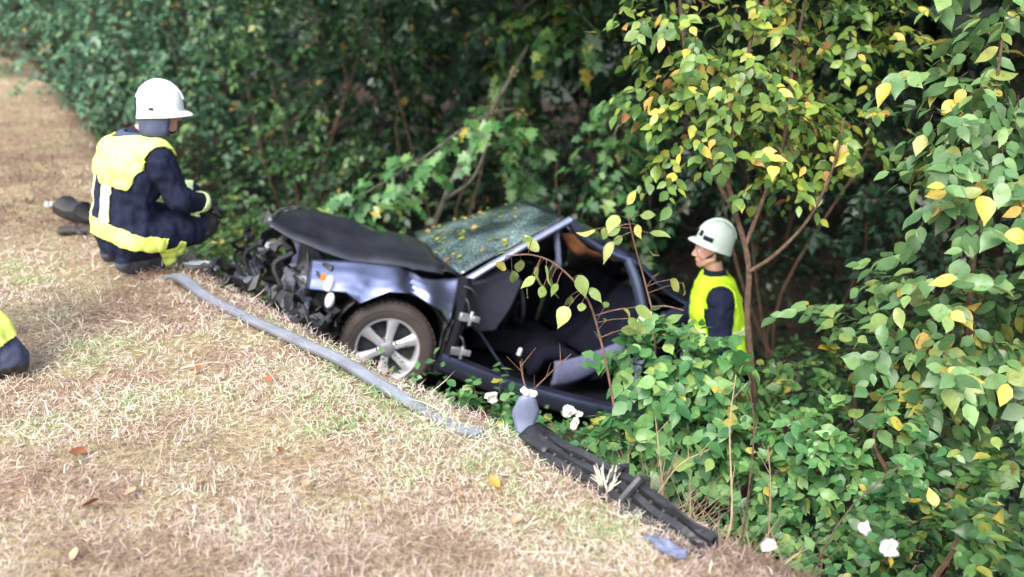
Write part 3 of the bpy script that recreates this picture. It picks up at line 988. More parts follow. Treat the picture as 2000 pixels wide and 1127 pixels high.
M_TRIM = pbr('dark_interior_trim', (.007, .008, .012), .8, var=.3, scale=20, bump=.15, bscale=120, spec=.15)
M_DASH = pbr('blue_black_dash_plastic', (.018, .021, .036), .6, var=.3, scale=20, bump=.2, bscale=120)
M_SEAT = pbr('blue_grey_seat_cloth', (.085, .095, .17), .85, var=.2, scale=30, bump=.3, bscale=200)
M_SEATD = pbr('dark_seat_cloth', (.007, .008, .016), .95, var=.25, scale=30, bump=.3, bscale=200, spec=.1)
M_LINER = pbr('torn_brown_roof_lining', (.20, .075, .028), .9, var=.5, scale=14, bump=.5, bscale=50)
M_PILLAR = pbr('silver_blue_pillar_paint', (.30, .33, .48), .32, metal=.5, var=.2, scale=6, coat=.6)
M_PILLARD = pbr('dull_blue_pillar_paint', (.055, .07, .12), .4, metal=.2, var=.3, scale=8, coat=.4)
M_TYRE = pbr('dusty_tyre_rubber', (.030, .026, .025), .85, var=.45, scale=9, bump=.25, bscale=70, col2=(.055, .042, .036))
M_ALLOY = pbr('silver_alloy', (.62, .63, .66), .32, metal=.55, var=.12, scale=8)
M_HUB = pbr('grey_hub', (.22, .23, .25), .45, metal=.4, var=.2)
M_LENS = pbr('white_lamp_lens', (.85, .86, .88), .15, var=.05, coat=.5)
M_AMBER = pbr('amber_lamp_shard', (.55, .20, .03), .25, var=.1, coat=.5)


def glass_mat():
    m, nt, b = new_mat('shattered_windscreen_glass')
    L = nt.links.new
    tc = N(nt, 'ShaderNodeTexCoord')
    v = N(nt, 'ShaderNodeTexVoronoi', feature='DISTANCE_TO_EDGE', Scale=34.0)
    v2 = N(nt, 'ShaderNodeTexVoronoi', feature='F1', Scale=34.0)
    nz = N(nt, 'ShaderNodeTexNoise', Scale=3.0, Detail=5.0)
    for n in (v, v2, nz):
        L(tc.outputs['Object'], n.inputs['Vector'])
    r = N(nt, 'ShaderNodeValToRGB')
    r.color_ramp.elements[0].position, r.color_ramp.elements[0].color = .0, (.06, .085, .085, 1)
    r.color_ramp.elements[1].position, r.color_ramp.elements[1].color = .06, (.012, .021, .023, 1)
    L(v.outputs['Distance'], r.inputs[0])
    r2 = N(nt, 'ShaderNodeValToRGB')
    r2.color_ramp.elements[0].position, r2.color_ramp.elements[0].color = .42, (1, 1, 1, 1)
    r2.color_ramp.elements[1].position, r2.color_ramp.elements[1].color = .7, (6.0, 5.6, 5.2, 1)  # paler patches put reflections into the glass colour
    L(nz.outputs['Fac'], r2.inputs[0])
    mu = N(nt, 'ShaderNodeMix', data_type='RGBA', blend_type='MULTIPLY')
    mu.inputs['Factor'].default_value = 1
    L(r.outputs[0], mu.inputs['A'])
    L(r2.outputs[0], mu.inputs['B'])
    L(mu.outputs['Result'], b.inputs['Base Color'])
    b.inputs['Roughness'].default_value = .17
    b.inputs['Specular IOR Level'].default_value = .8
    bp = N(nt, 'ShaderNodeBump', Strength=.5, Distance=.02)
    L(v2.outputs['Color'], bp.inputs['Height'])
    L(bp.outputs[0], b.inputs['Normal'])
    return m


M_GLASS = glass_mat()

car = empty('wrecked_car', tuple(CAR_POS), 'wrecked dark blue car lying nose up in the ditch with buckled bonnet and missing door', 'car')
car.rotation_euler = Matrix(CAR_R.tolist()).to_euler()
NZ = lambda x, y, z, s=1.0: noise.noise(Vector((x * s + 3.1, y * s - 1.7, z * s + .6)))


def lerp(a, b, f):
    return a + (b - a) * f


def cpart(name, mb, mat, parent=None, **k):
    return mb.build(name, mat, parent or car, **k)


# bonnet: sprung open and buckled, high at the front
near = catmull([(.88, .60, .955), (.77, .63, .925), (.53, .66, .885), (.09, .68, .895), (-.28, .68, .905)], 6)
mid = catmull([(.775, .02, .93), (.66, .02, .965), (.42, .02, .99), (.09, .02, .985), (-.27, .02, .945)], 6)
far_ = catmull([(.53, -.56, .968), (.43, -.60, .965), (.30, -.62, .945), (.05, -.64, .92), (-.26, -.66, .90)], 6)
rows = []
for i in range(len(near)):
    r = []
    for j in range(19):
        f = j / 18
        if f < .5:
            p = lerp(near[i], mid[i], f * 2)
        else:
            p = lerp(mid[i], far_[i], f * 2 - 1)
        bulge = math.sin(f * math.pi) * .035
        crease = -.03 * math.exp(-((f - .16) / .05) ** 2) * math.sin(i / 24 * math.pi)
        fold = -.035 * math.exp(-((i - 15 - 5 * f) / 1.8) ** 2)
        lip = -.022 * (1 if j in (0,) else 0) - .01 * (1 if i == 0 else 0)
        r.append((p[0], p[1], p[2] + bulge + crease + fold + lip + .012 * NZ(*p, 7)))
    rows.append(r)
cpart('bonnet', MB().grid(rows), M_DUSTY, solid=.012)
# pale lip at the front of the bonnet
m = MB()
m.tube([np.array(rows[0][j]) + [0.012, 0, .022] for j in range(1, 18)], [.012] * 17, 6)
m.grid([[np.array(rows[i][j]) + [0, 0, .012 + .006 * NZ(i, j, 4)] for j in range(8, 18)] for i in range(0, 4)])
bonnet = bpy.data.objects['bonnet']
m.build('pale_edge', M_BARE, bonnet)

# near-side front wing, buckled over the wheel arch
tx = [.60, .50, .31, .14, -.02, -.14, -.24, -.33, -.40]
tz = [.79, .81, .845, .865, .87, .83, .84, .86, .885]
bx = [.60, .50, .36, .26, .10, -.05, -.17, -.28, -.35]
bz = [.63, .64, .655, .60, .715, .735, .70, .655, .58]
rows = []
for i in range(33):
    f = i / 32 * 8
    X0, Z0 = np.interp(f, range(9), tx), np.interp(f, range(9), tz)
    X1, Z1 = np.interp(f, range(9), bx), np.interp(f, range(9), bz)
    r = []
    for j in range(15):
        g = j / 14
        x, z = lerp(X0, X1, g), lerp(Z0, Z1, g)
        y = .68 + .165 * min(g, .93) / .93 + .015 * math.sin(g * math.pi) - .02 * max(0, g - .93) * 14
        dent = -.075 * math.exp(-((x + .07 + .06 * (g - .5)) / .045) ** 2) + .03 * math.exp(-((x + .19) / .07) ** 2)
        y += dent + .03 * math.exp(-((x - .25) / .2) ** 2) * math.sin(g * math.pi) + .010 * NZ(x, g, z, 9)
        if i == 0:
            y -= .05
        r.append((x, y, z))
    rows.append(r)
cpart('front_wing', MB().grid(rows), M_WING, solid=.006)
# rolled lip of the wheel arch
m = MB()
arch = [(.40 * math.cos(a) - .02, .80, .335 + .395 * math.sin(a)) for a in np.linspace(math.radians(12), math.radians(168), 22)]
inner = [(x * .98, y - .34, z) for x, y, z in arch]
m.grid([arch, [(x, y - .05, z + .01) for x, y, z in arch], inner])
cpart('wheel_arch', m, M_BLACK, solid=.01)

# far wing (mostly hidden behind the bonnet)
rows = [[(x, -.80 + .02 * NZ(x, z, 0, 6), z) for z in np.linspace(.5 if abs(x) < .35 else .3, .86, 6)] for x in np.linspace(.55, -.45, 12)]
cpart('front_wing', MB().grid(rows), M_PAINT, solid=.006)


def wheel(cx, cy, cz, side, steer=0.0):
    e = bpy.data.objects.new('wheel', None)
    COL.objects.link(e)
    e.parent = car
    e.location = (cx, cy, cz)
    e.rotation_euler = (0, math.radians(11), steer)
    y0 = .10 * side

    def Y(h):
        return h * side
    m = MB()
    prof = [(.205, Y(-.085)), (.235, Y(-.098)), (.275, Y(-.100)), (.302, Y(-.088)), (.313, Y(-.065)), (.316, Y(0)), (.313, Y(.065)), (.302, Y(.088)), (.275, Y(.102)), (.235, Y(.100)), (.208, Y(.088))]
    m.lathe(prof, 'Y', n=48, closed=True)
    # tread blocks and a raised ring on the sidewall
    for k in range(44):
        a = 2 * math.pi * k / 44
        R = Matrix.Rotation(-a, 3, 'Y')
        m.box(R @ Vector((.317, Y(.05), 0)), (.008, .055, .030), R)
        m.box(R @ Vector((.317, Y(-.03), 0)), (.008, .07, .030), R)
    m.lathe([(.262, Y(.1015)), (.268, Y(.105)), (.274, Y(.1025))], 'Y', n=48)
    m.build('tyre', M_TYRE, e)
    m = MB()
    m.lathe([(.208, Y(-.08)), (.196, Y(-.07)), (.190, Y(0)), (.192, Y(.075)), (.200, Y(.088)), (.212, Y(.092)), (.212, Y(.084)), (.204, Y(.07)), (.208, Y(-.08))], 'Y', n=48)
    for k in range(6):
        a = 2 * math.pi * k / 6 + math.radians(100)
        ca, sa = math.cos(a), math.sin(a)

        def q(rad, w, h):
            return (rad * ca - w * sa, Y(h), rad * sa + w * ca)
        secs = [(.035, .026, .066, .035), (.10, .025, .074, .03), (.16, .033, .080, .03), (.200, .044, .084, .04)]
        vs, fs = [], []
        for rad, w, h, th in secs:
            vs += [q(rad, -w, h - .008), q(rad, -w * .55, h + .004), q(rad, w * .55, h + .004), q(rad, w, h - .008), q(rad, w, h - th), q(rad, -w, h - th)]
        for s in range(3):
            for c in range(6):
                fs.append((s * 6 + c, s * 6 + (c + 1) % 6, s * 6 + 6 + (c + 1) % 6, s * 6 + 6 + c))
        m.add(vs, fs)
    m.build('rim', M_ALLOY, e)
    m = MB().lathe([(0, Y(.09)), (.03, Y(.09)), (.048, Y(.082)), (.055, Y(.06)), (.055, Y(.02))], 'Y', n=24)
    for k in range(5):
        a = 2 * math.pi * k / 5
        m.tube([(.068 * math.cos(a), Y(.045), .068 * math.sin(a)), (.068 * math.cos(a), Y(.078), .068 * math.sin(a))], .009, 6)
    m.build('hub_cap', M_HUB, e)
    m = MB().lathe([(0, Y(.0)), (.19, Y(.0)), (.19, Y(.012)), (0, Y(.012))], 'Y', n=32)
    m.build('brake_disc', M_DARKMET, e)
    return e


wheel(-.01, .715, .335, 1, math.radians(-4))
wheel(.0, -.70, .315, -1, math.radians(-4))
wheel(-2.50, .66, .315, 1)
wheel(-2.55, -.66, .315, -1)

# pillars
def bar(name, pts, w, h, mat, up=(0, 1, 0), parent=None):
    pp = catmull(pts, 4)
    m = MB()
    m.tube(pp, [w] * len(pp), 8, flat=h / w, up=up)
    return cpart(name, m, mat, parent)


bar('windscreen_pillar', [(-.42, .70, .86), (-.71, .665, 1.12), (-.92, .63, 1.295), (-1.10, .585, 1.435)], .035, .024, M_PILLAR)
bar('windscreen_pillar', [(-.36, -.70, .90), (-.66, -.62, 1.13), (-1.03, -.56, 1.34)], .03, .022, M_TRIM)
bar('door_pillar', [(-1.60, .62, 1.265), (-1.70, .68, 1.10), (-1.80, .74, .86), (-1.84, .78, .62), (-1.78, .80, .24)], .055, .035, M_PILLARD)
bar('door_pillar', [(-1.62, -.62, 1.22), (-1.68, -.72, .86), (-1.66, -.80, .25)], .05, .035, M_TRIM)
bar('sill', [(-.36, .80, .33), (-.75, .82, .255), (-1.2, .815, .20), (-1.72, .80, .17), (-2.25, .79, .18)], .075, .055, M_PAINT, up=(0, 0, 1))
bar('sill', [(-.36, -.80, .28), (-1.2, -.81, .22), (-2.25, -.80, .22)], .07, .05, M_PAINT, up=(0, 0, 1))
# the front door post with its torn hinges
bar('hinge_post', [(-.415, .735, .90), (-.43, .765, .74), (-.43, .78, .52), (-.41, .79, .28)], .06, .05, M_TRIM)
for z, sx in ((.655, 1), (.42, 1)):
    m = MB()
    m.box((-.455, .835, z), (.085, .045, .055))
    m.tube([(-.49, .85, z - .05), (-.49, .85, z + .05)], .014, 8)
    m.box((-.52, .86, z + .005), (.05, .03, .04))
    cpart('hinge', m, M_BARE, bevel=.006)
m = MB()
for a, b in (((-.42, .80, .78), (-.47, .84, .70)), ((-.40, .80, .85), (-.50, .83, .80)), ((-.47, .80, .62), (-.60, .80, .57)), ((-.45, .82, .52), (-.49, .86, .46))):
    m.tube(catmull([a, ((a[0] + b[0]) / 2, a[1] + .03, (a[2] + b[2]) / 2 + .02), b], 4), .008, 6)
cpart('torn_wiring', m, M_BLACK)
m = MB()
rows = []
for i in range(9):
    f = i / 8
    rows.append([(-.33 - .06 * g + .02 * NZ(f, g, 0, 5), .80 + .03 * math.sin(g * 9 + f * 4), lerp(.62, .22, f)) for g in np.linspace(0, 1, 6)])
m.grid(rows)
cpart('torn_wing_edge', m, M_DARKMET, solid=.005)

# windscreen, shattered and sagging
rows = []
b0, b1 = np.array([-.40, .665, .905]), np.array([-.33, -.62, .965])
t0, t1 = np.array([-1.07, .56, 1.44]), np.array([-1.06, -.52, 1.405])
for i in range(22):
    f = i / 21
    r = []
    for j in range(22):
        g = j / 21
        p = lerp(lerp(b0, b1, g), lerp(t0, t1, g), f)
        w = math.sin(f * math.pi) * math.sin(g * math.pi)
        p = p + np.array([.35, 0, .6]) * (.05 * w - .05 * math.exp(-((f - .55) ** 2 + (g - .45) ** 2) / .05) + .014 * NZ(f * 5, g * 5, 0)) + np.array([.09, 0, .02]) * math.sin(g * math.pi)
        r.append(tuple(p))
    rows.append(r)
WS = rows
cpart('windscreen', MB().grid(rows), M_GLASS, solid=.008)
m = MB()
for a, b in (((-.36, .35, .945), (-.62, -.10, 1.15)), ((-.33, -.15, .965), (-.60, -.45, 1.14))):
    m.tube([a, lerp(np.array(a), np.array(b), .5) + [0.02, 0, .03], b], .010, 6)
    m.tube([a, np.array(a) + [.02, .02, -.05]], .018, 8)
cpart('wiper', m, M_BLACK)
m = MB()
m.grid([[(-.30 + dx + .01 * NZ(y, dx, 0, 8), y, .885 + dz + .03 * math.cos(y * 1.9)) for y in np.linspace(.66, -.64, 16)] for dx, dz in ((.07, -.02), (.0, .012), (-.06, .01), (-.11, -.02))])
cpart('cowl', m, M_PLASTIC, solid=.012)

# roof: pushed down behind the windscreen
rows = []
for i in range(20):
    f = i / 19
    x = lerp(-1.08, -2.35, f)
    zc = np.interp(x, [-2.35, -1.72, -1.35, -1.2, -1.08], [1.02, 1.245, 1.32, 1.395, 1.445])
    zf = np.interp(x, [-2.35, -1.8, -1.4, -1.08], [1.06, 1.22, 1.36, 1.405])
    r = []
    for j in range(18):
        g = j / 17
        y = lerp(.575, -.54, g)
        z = lerp(zc, zf, g) + .05 * math.sin(g * math.pi) + .05 * NZ(x * 2.6, y * 2.2, 0) + .015 * NZ(x * 9, y * 9, 2)
        if j in (0, 17):
            z -= .03
        r.append((x, y + .02 * NZ(x, y, 1, 6), z))
    rows.append(r)
cpart('roof', MB().grid(rows), M_PAINT, solid=.012)
bar('roof_rail', [(-1.10, .585, 1.43), (-1.22, .60, 1.34), (-1.40, .60, 1.285), (-1.62, .62, 1.255)], .032, .03, M_PAINT)
m = MB()
rows = []
for i in range(12):
    f = i / 11
    x = lerp(-1.16, -1.56, f)
    zt = np.interp(x, [-1.56, -1.3, -1.16], [1.235, 1.275, 1.36])
    hgt = .075 * math.sin(math.pi * min(1, .2 + f * .9)) + .03 * NZ(f * 4, 0, 0)
    rows.append([(x + .03 * g, .56 - .12 * g + .02 * NZ(f * 5, g * 4, 0), zt - hgt * g - .01) for g in np.linspace(0, 1, 6)])
m.grid(rows)
cpart('roof_lining', m, M_LINER, solid=.012)
m = MB()
m.grid([[(-1.02 - .10 * f + .012 * NZ(f * 4, g * 4, 0), .60 - .05 * g, lerp(1.36, 1.10, f) - .03 * g) for g in np.linspace(0, 1, 4)] for f in np.linspace(0, 1, 8)])
cpart('sun_visor', m, M_SEAT, solid=.02)

# inside
m = MB()
prof = [(-.50, .86), (-.60, .89), (-.75, 1.0), (-.88, .94), (-.85, .74), (-.78, .55), (-.63, .51), (-.52, .60)]
m.prism([(x, .60, z) for x, z in prof], (0, -1.2, 0))
cpart('dashboard', m, M_DASH, bevel=.02)
m = MB()
rows = []
for i in range(10):
    a = i / 9
    rows.append([(-.83 - .13 * math.sin(math.pi * b) * math.sin(math.pi * a) - .03 * a, .50 - .44 * b, .92 - .38 * a + .015 * NZ(a * 6, b * 6, 0)) for b in np.linspace(0, 1, 9)])
m.grid(rows)
cpart('airbag', m, M_TRIM, solid=.02)
m = MB()
c = np.array([-.96, .32, .77])
ax, ay = np.array([0, 1, 0.]), np.array([.35, 0, .94])
ring = [c + .18 * (math.cos(w) * ax + math.sin(w) * ay) for w in np.linspace(0, 2 * math.pi, 29)]
m.tube(ring, .014, 8, caps=False)
for w in (.1, 2.2, 4.4):
    m.tube([c, c + .175 * (math.cos(w) * ax + math.sin(w) * ay)], .015, 6)
m.lathe([(0, .0), (.06, 0), (.06, -.03), (0, -.03)], 'Z', tuple(c), 16)
m.tube([c, c + np.array([.28, 0, -.10])], .03, 8)
cpart('steering_wheel', m, M_PLASTIC)
m = MB()
m.grid([[(x, y, np.interp(x, [-2.6, -1.6, -.8, -.42], [.30, .20, .20, .42]) + .12 * math.exp(-(y / .14) ** 2)) for y in np.linspace(.78, -.78, 15)] for x in np.linspace(-.42, -2.6, 14)])
cpart('floor_pan', m, M_TRIM, solid=.01)
m = MB().grid([[(-.42 + .02 * NZ(y, z, 0, 4), y, z) for y in np.linspace(.76, -.76, 8)] for z in np.linspace(.30, .9, 6)])
cpart('firewall', m, M_TRIM, solid=.01)


def seat(y, dx, mat):
    e = bpy.data.objects.new('seat', None)
    COL.objects.link(e)
    e.parent = car
    e.location = (dx, y, 0)
    m = MB()
    rows = []
    for i in range(11):
        a = i / 10
        x = lerp(-1.12, -1.66, a)
        rows.append([(x, .27 * b, .36 + .10 * math.sin(math.pi * min(1, a + .18)) + .05 * abs(b) ** 3 - .06 * (abs(b) > .98) - (.12 if i == 0 else 0)) for b in np.linspace(-1, 1, 11)])
    m.grid(rows)
    m.build('cushion', M_SEATD, e, solid=.09)
    # pale blue-grey side shell of the cushion, swept up toward the backrest
    m = MB()
    rows = []
    for i in range(13):
        a = i / 12
        x = lerp(-1.25, -1.74, a)
        top = .43 + .25 * a ** 1.3
        bot = .25 + .34 * a ** 1.7
        rows.append([(x - .02 * g, .285 + .03 * math.sin(g * math.pi), lerp(top, bot, g)) for g in np.linspace(0, 1, 6)])
    m.grid(rows)
    m.build('side_shell', mat, e, solid=.03)
    m = MB()
    rows = []
    for i in range(11):
        a = i / 10
        rows.append([(-1.62 - .28 * a + .05 * abs(b) ** 2 - .03 * math.sin(a * math.pi), (.26 - .07 * a ** 3) * b, .45 + .58 * a) for b in np.linspace(-1, 1, 9)])
    m.grid(rows)
    m.build('backrest', M_SEATD, e, solid=.11)
    m = MB()
    m.box((-1.93, 0, 1.10), (.09, .24, .15))
    m.build('headrest', M_SEATD, e, bevel=.03)


seat(.36, 0, M_SEAT)
seat(-.36, -.05, M_SEATD)
bar('seat_belt', [(-.62, .70, .55), (-.78, .74, .40), (-.98, .76, .22)], .022, .008, M_PILLARD)
m = MB()
m.box((-1.0, .15, .42), (.5, .18, .18))
m.tube(catmull([(-.98, .15, .5), (-1.0, .15, .6), (-.98, .16, .66)], 4), .018, 8)
cpart('centre_console', m, M_TRIM, bevel=.03)
for x0, x1 in ((-.5, -1.6), (-1.72, -2.3)):
    rows = [[(x, -.78 + .03 * NZ(x, z, 0, 3), z) for z in np.linspace(.25, .92, 6)] for x in np.linspace(x0, x1, 8)]
    cpart('far_door', MB().grid(rows), M_TRIM, solid=.05)
for x0, x1, z0, z1 in ((-.62, -1.6, 1.08, 1.30), (-1.72, -2.3, 1.14, 1.06)):
    m = MB().grid([[lerp(np.array([x, -.74, .93]), np.array([x - .05, -.60, lerp(z0, z1, (x - x0) / (x1 - x0))]), g) for g in np.linspace(0, 1, 4)] for x in np.linspace(x0, x1, 6)])
    cpart('window_blackout', m, M_BLACK, solid=.006)  # opaque black panes added to stop light leaking in from the far side
m = MB()
m.tube([(-1.02, .52, .40), (-1.02, .53, .45)], [.016, .014], 8)
cpart('white_cap', m, M_LENS)

# rear body, crushed, behind the bushes
rows = []
for x, top in ((-2.0, .84), (-2.3, .86), (-2.45, .88), (-2.58, .84), (-2.70, .74)):
    low = .62 if abs(x + 2.55) < .2 else .26
    rows.append([(x - .15, .78 + .02 * math.sin(g * 3) + .02 * NZ(x, g, 0, 5), lerp(top, low, g)) for g in np.linspace(0, 1, 7)])
cpart('rear_wing', MB().grid(rows), M_PAINT, solid=.008)
rows = [[(p[0], -p[1], p[2]) for p in r] for r in rows]
cpart('rear_wing', MB().grid(rows), M_PAINT, solid=.008)
rows = [[(x, y, z + .04 * NZ(x * 3, y * 3, 0)) for y in np.linspace(.78, -.78, 12)] for x, z in ((-2.30, 1.02), (-2.45, .95), (-2.62, .90), (-2.78, .84), (-2.84, .7), (-2.86, .3))]
cpart('boot_lid', MB().grid(rows), M_PAINT, solid=.01)

# the crushed front end
m = MB()
m.grid([[(.50 + .06 * NZ(y * 3, z * 3, 0), y, z) for y in np.linspace(.52, -.60, 10)] for z in np.linspace(.36, .80, 7)])
cpart('radiator', m, M_DARKMET, solid=.04)
m = MB()
m.box((.18, -.05, .55), (.5, .7, .36))
m.box((.15, .25, .76), (.34, .22, .08))
m.tube([(.3, .40, .70), (.1, .42, .76), (-.1, .3, .74)], .04, 10)
m.tube([(.0, -.3, .78), (.25, -.35, .82)], .06, 10)
cpart('engine', m, M_PLASTIC, bevel=.02)
m = MB()
m.tube(catmull([(.56, .70, .46), (.70, .50, .44), (.74, .1, .48), (.68, -.3, .50), (.50, -.66, .48)], 5), .05, 8, flat=.7)
cpart('crash_beam', m, M_BARE)
rs = random.Random(5)


def shard(c, sx, sy, rot, mat, name='crumpled_panel', k=5):
    R = Matrix.Rotation(rot[0], 3, 'X') @ Matrix.Rotation(rot[1], 3, 'Y') @ Matrix.Rotation(rot[2], 3, 'Z')
    sd = rs.random() * 50
    rows = []
    for i in range(k):
        r = []
        for j in range(k):
            a, b = i / (k - 1) - .5, j / (k - 1) - .5
            edge = 1 - .35 * abs(NZ(i + sd, j, 0, .9))
            p = Vector((a * sx * edge, b * sy * edge, .55 * min(sx, sy) * NZ(a * 3 + sd, b * 3, sd, 1.0)))
            r.append(tuple(R @ p + Vector(c)))
        rows.append(r)
    o = cpart(name, MB().grid(rows), mat, smooth=False, solid=.006)
    return o


spots = [(.62, .55, .60, .22, .20, M_BARE), (.58, .66, .72, .16, .22, M_DARKMET), (.70, .40, .74, .26, .18, M_DARKMET), (.78, .52, .84, .16, .12, M_DARKMET),
         (.74, .30, .60, .22, .24, M_PLASTIC), (.66, .60, .46, .22, .18, M_BARE), (.82, .25, .72, .18, .16, M_BARE), (.60, .68, .70, .16, .12, M_BARE), (.66, .62, .62, .18, .14, M_STEEL), (.58, .74, .56, .16, .2, M_STEEL), (.74, .58, .40, .2, .2, M_STEEL), (.84, .05, .62, .22, .2, M_DARKMET),
         (.60, .70, .60, .14, .16, M_BARE), (.55, .74, .68, .12, .14, M_DARKMET), (.80, -.20, .75, .24, .22, M_PLASTIC), (.70, .62, .38, .26, .18, M_PLASTIC),
         (.50, .72, .50, .24, .16, M_PLASTIC), (.90, .40, .60, .16, .14, M_BARE), (.88, .45, .74, .13, .12, M_PLASTIC), (.95, .30, .66, .14, .12, M_PLASTIC),
         (.42, .74, .52, .2, .2, M_PLASTIC), (.40, .70, .40, .26, .22, M_PLASTIC), (.95, .10, .78, .12, .14, M_DARKMET), (.72, .55, .56, .14, .14, M_BARE), (.76, -.45, .82, .2, .2, M_DARKMET)]
for x, y, z, sx, sy, mt in spots:
    shard((x, y, z), sx, sy, (rs.uniform(-1.2, 1.2), rs.uniform(.6, 2.2), rs.uniform(-1.5, 1.5)), mt)
for pts, r in (([(.90, .45, .80), (.98, .50, .70), (.92, .55, .60), (.80, .60, .50)], .014), ([(.70, .60, .80), (.80, .62, .70), (.72, .66, .55), (.74, .66, .40)], .018),
               ([(.96, .20, .72), (1.03, .30, .66), (.98, .36, .56)], .012), ([(.5, .6, .5), (.62, .7, .44), (.70, .72, .34), (.66, .74, .28)], .016), ([(1.0, .38, .80), (1.06, .36, .74), (1.0, .3, .70)], .012)):
    cpart('hose', MB().tube(catmull(pts, 5), r, 8), M_BLACK)
# what is left of the headlamp
hl = MB()
hl.grid([[(.46 + .05 * g + .01 * NZ(f, g, 0, 9), .765 - .05 * g, lerp(.80, .55, f)) for g in np.linspace(0, 1, 5)] for f in np.linspace(0, 1, 6)])
hl = cpart('headlamp', hl, M_DARKMET, solid=.02)
for z, x, r in ((.695, .468, .040), (.592, .440, .040)):
    m = MB()
    prof = [(r, 0), (r * .94, .016), (r * .7, .034), (r * .35, .045), (0.0005, .048)]
    m.lathe(prof, 'Y', (0, 0, 0), 20)
    o = m.build('lamp_lens', M_LENS, hl)
    o.location = (x, .838, z)
    o.scale = (.75, 1, 1.35)
m = MB().prism([(.515, .80, .76), (.535, .80, .68), (.505, .80, .66), (.49, .80, .73)], (0, .015, 0))
m.build('indicator_shard', M_AMBER, hl)


# ------------------------------------------------------------------ people
def capsule(m, p0, r0, p1, r1, wide=None, flat=1.0, sides=14):
    """closed tapered limb with round ends; wide = direction of the broad axis, flat = depth / width"""
    p0, p1 = np.array(p0, float), np.array(p1, float)
    d = p1 - p0
    L = max(np.linalg.norm(d), 1e-5)
    d = d / L
    pts, rad = [], []
    for a in (80, 55, 30, 0):
        pts.append(p0 - d * r0 * flat * math.sin(math.radians(a)))
        rad.append(r0 * math.cos(math.radians(a)))
    for a in (0, 30, 55, 80):
        pts.append(p1 + d * r1 * flat * math.sin(math.radians(a)))
        rad.append(r1 * math.cos(math.radians(a)))
    m.tube(pts, rad, sides, flat=flat, up=wide)
    return m


def solidify_body(m, base, voxel, smooth_n=6):
    """melts overlapping closed shapes into one continuous skin; returns the mesh"""
    me = bpy.data.meshes.new('tmp')
    me.from_pydata([tuple(np.array(p) - base) for p in m.v], [], m.f)
    bm = bmesh.new()
    bm.from_mesh(me)
    bmesh.ops.recalc_face_normals(bm, faces=bm.faces)
    bm.to_mesh(me)
    bm.free()
    o = bpy.data.objects.new('tmp', me)
    COL.objects.link(o)
    r = o.modifiers.new('r', 'REMESH')
    r.mode = 'VOXEL'
    r.voxel_size = voxel
    s = o.modifiers.new('s', 'SMOOTH')
    s.factor = .5
    s.iterations = smooth_n
    dg = bpy.context.evaluated_depsgraph_get()
    out = bpy.data.meshes.new_from_object(o.evaluated_get(dg))
    bpy.data.objects.remove(o)
    return out


def wrinkle(me, amount, scale, sel):
    n = len(me.vertices)
    co = np.empty(n * 3, np.float32)
    me.vertices.foreach_get('co', co)
    co = co.reshape(-1, 3)
    nr = np.empty(n * 3, np.float32)
    me.vertex_normals.foreach_get('vector', nr)
    nr = nr.reshape(-1, 3)
    ok = sel(co)
    for i in np.nonzero(ok)[0]:
        c = co[i]
        v = noise.noise(Vector((c[0] * scale, c[1] * scale, c[2] * scale * .7))) + .5 * noise.noise(Vector((c[0] * scale * 2.3 + 7, c[1] * scale * 2.3, c[2] * scale * 1.5)))
        co[i] = c + nr[i] * amount * v
    me.vertices.foreach_set('co', co.ravel())
    me.update()


def face_data(me):
    n = len(me.polygons)
    c = np.empty(n * 3, np.float32)
    me.polygons.foreach_get('center', c)
    k = np.empty(n * 3, np.float32)
    me.polygons.foreach_get('normal', k)
    return c.reshape(-1, 3), k.reshape(-1, 3)


def shell(name, me, mask, mat, parent, offset=.010, thick=.008):
    """a garment: the chosen faces of the body lifted off the skin"""
    idx = np.nonzero(mask)[0]
    used, fs = {}, []
    vn = me.vertex_normals
    vs = []
    for i in idx:
        f = []
        for v in me.polygons[int(i)].vertices:
            if v not in used:
                used[v] = len(vs)
                vs.append(tuple(me.vertices[v].co + vn[v].vector * offset))
            f.append(used[v])
        fs.append(f)
    m2 = bpy.data.meshes.new(name)
    m2.from_pydata(vs, [], fs)
    bm = bmesh.new()
    bm.from_mesh(m2)
    edge = [v for v in bm.verts if v.is_boundary]
    for _ in range(4):
        bmesh.ops.smooth_vert(bm, verts=edge, factor=.5, use_axis_x=True, use_axis_y=True, use_axis_z=True)
    bm.to_mesh(m2)
    bm.free()
    m2.materials.append(mat)
    m2.polygons.foreach_set('use_smooth', [True] * len(m2.polygons))
    o = bpy.data.objects.new(name, m2)
    COL.objects.link(o)
    o.parent = parent
    s = o.modifiers.new('t', 'SOLIDIFY')
    s.thickness = thick
    s.offset = -1
    return o


def finish_body(me, mats, assign, root):
    for x in mats:
        me.materials.append(x)
    c, k = face_data(me)
    me.polygons.foreach_set('material_index', assign(c).astype(np.int32))
    me.polygons.foreach_set('use_smooth', np.ones(len(me.polygons), bool))
    me.name = 'body'
    o = bpy.data.objects.new('body', me)
    COL.objects.link(o)
    o.parent = root
    return o


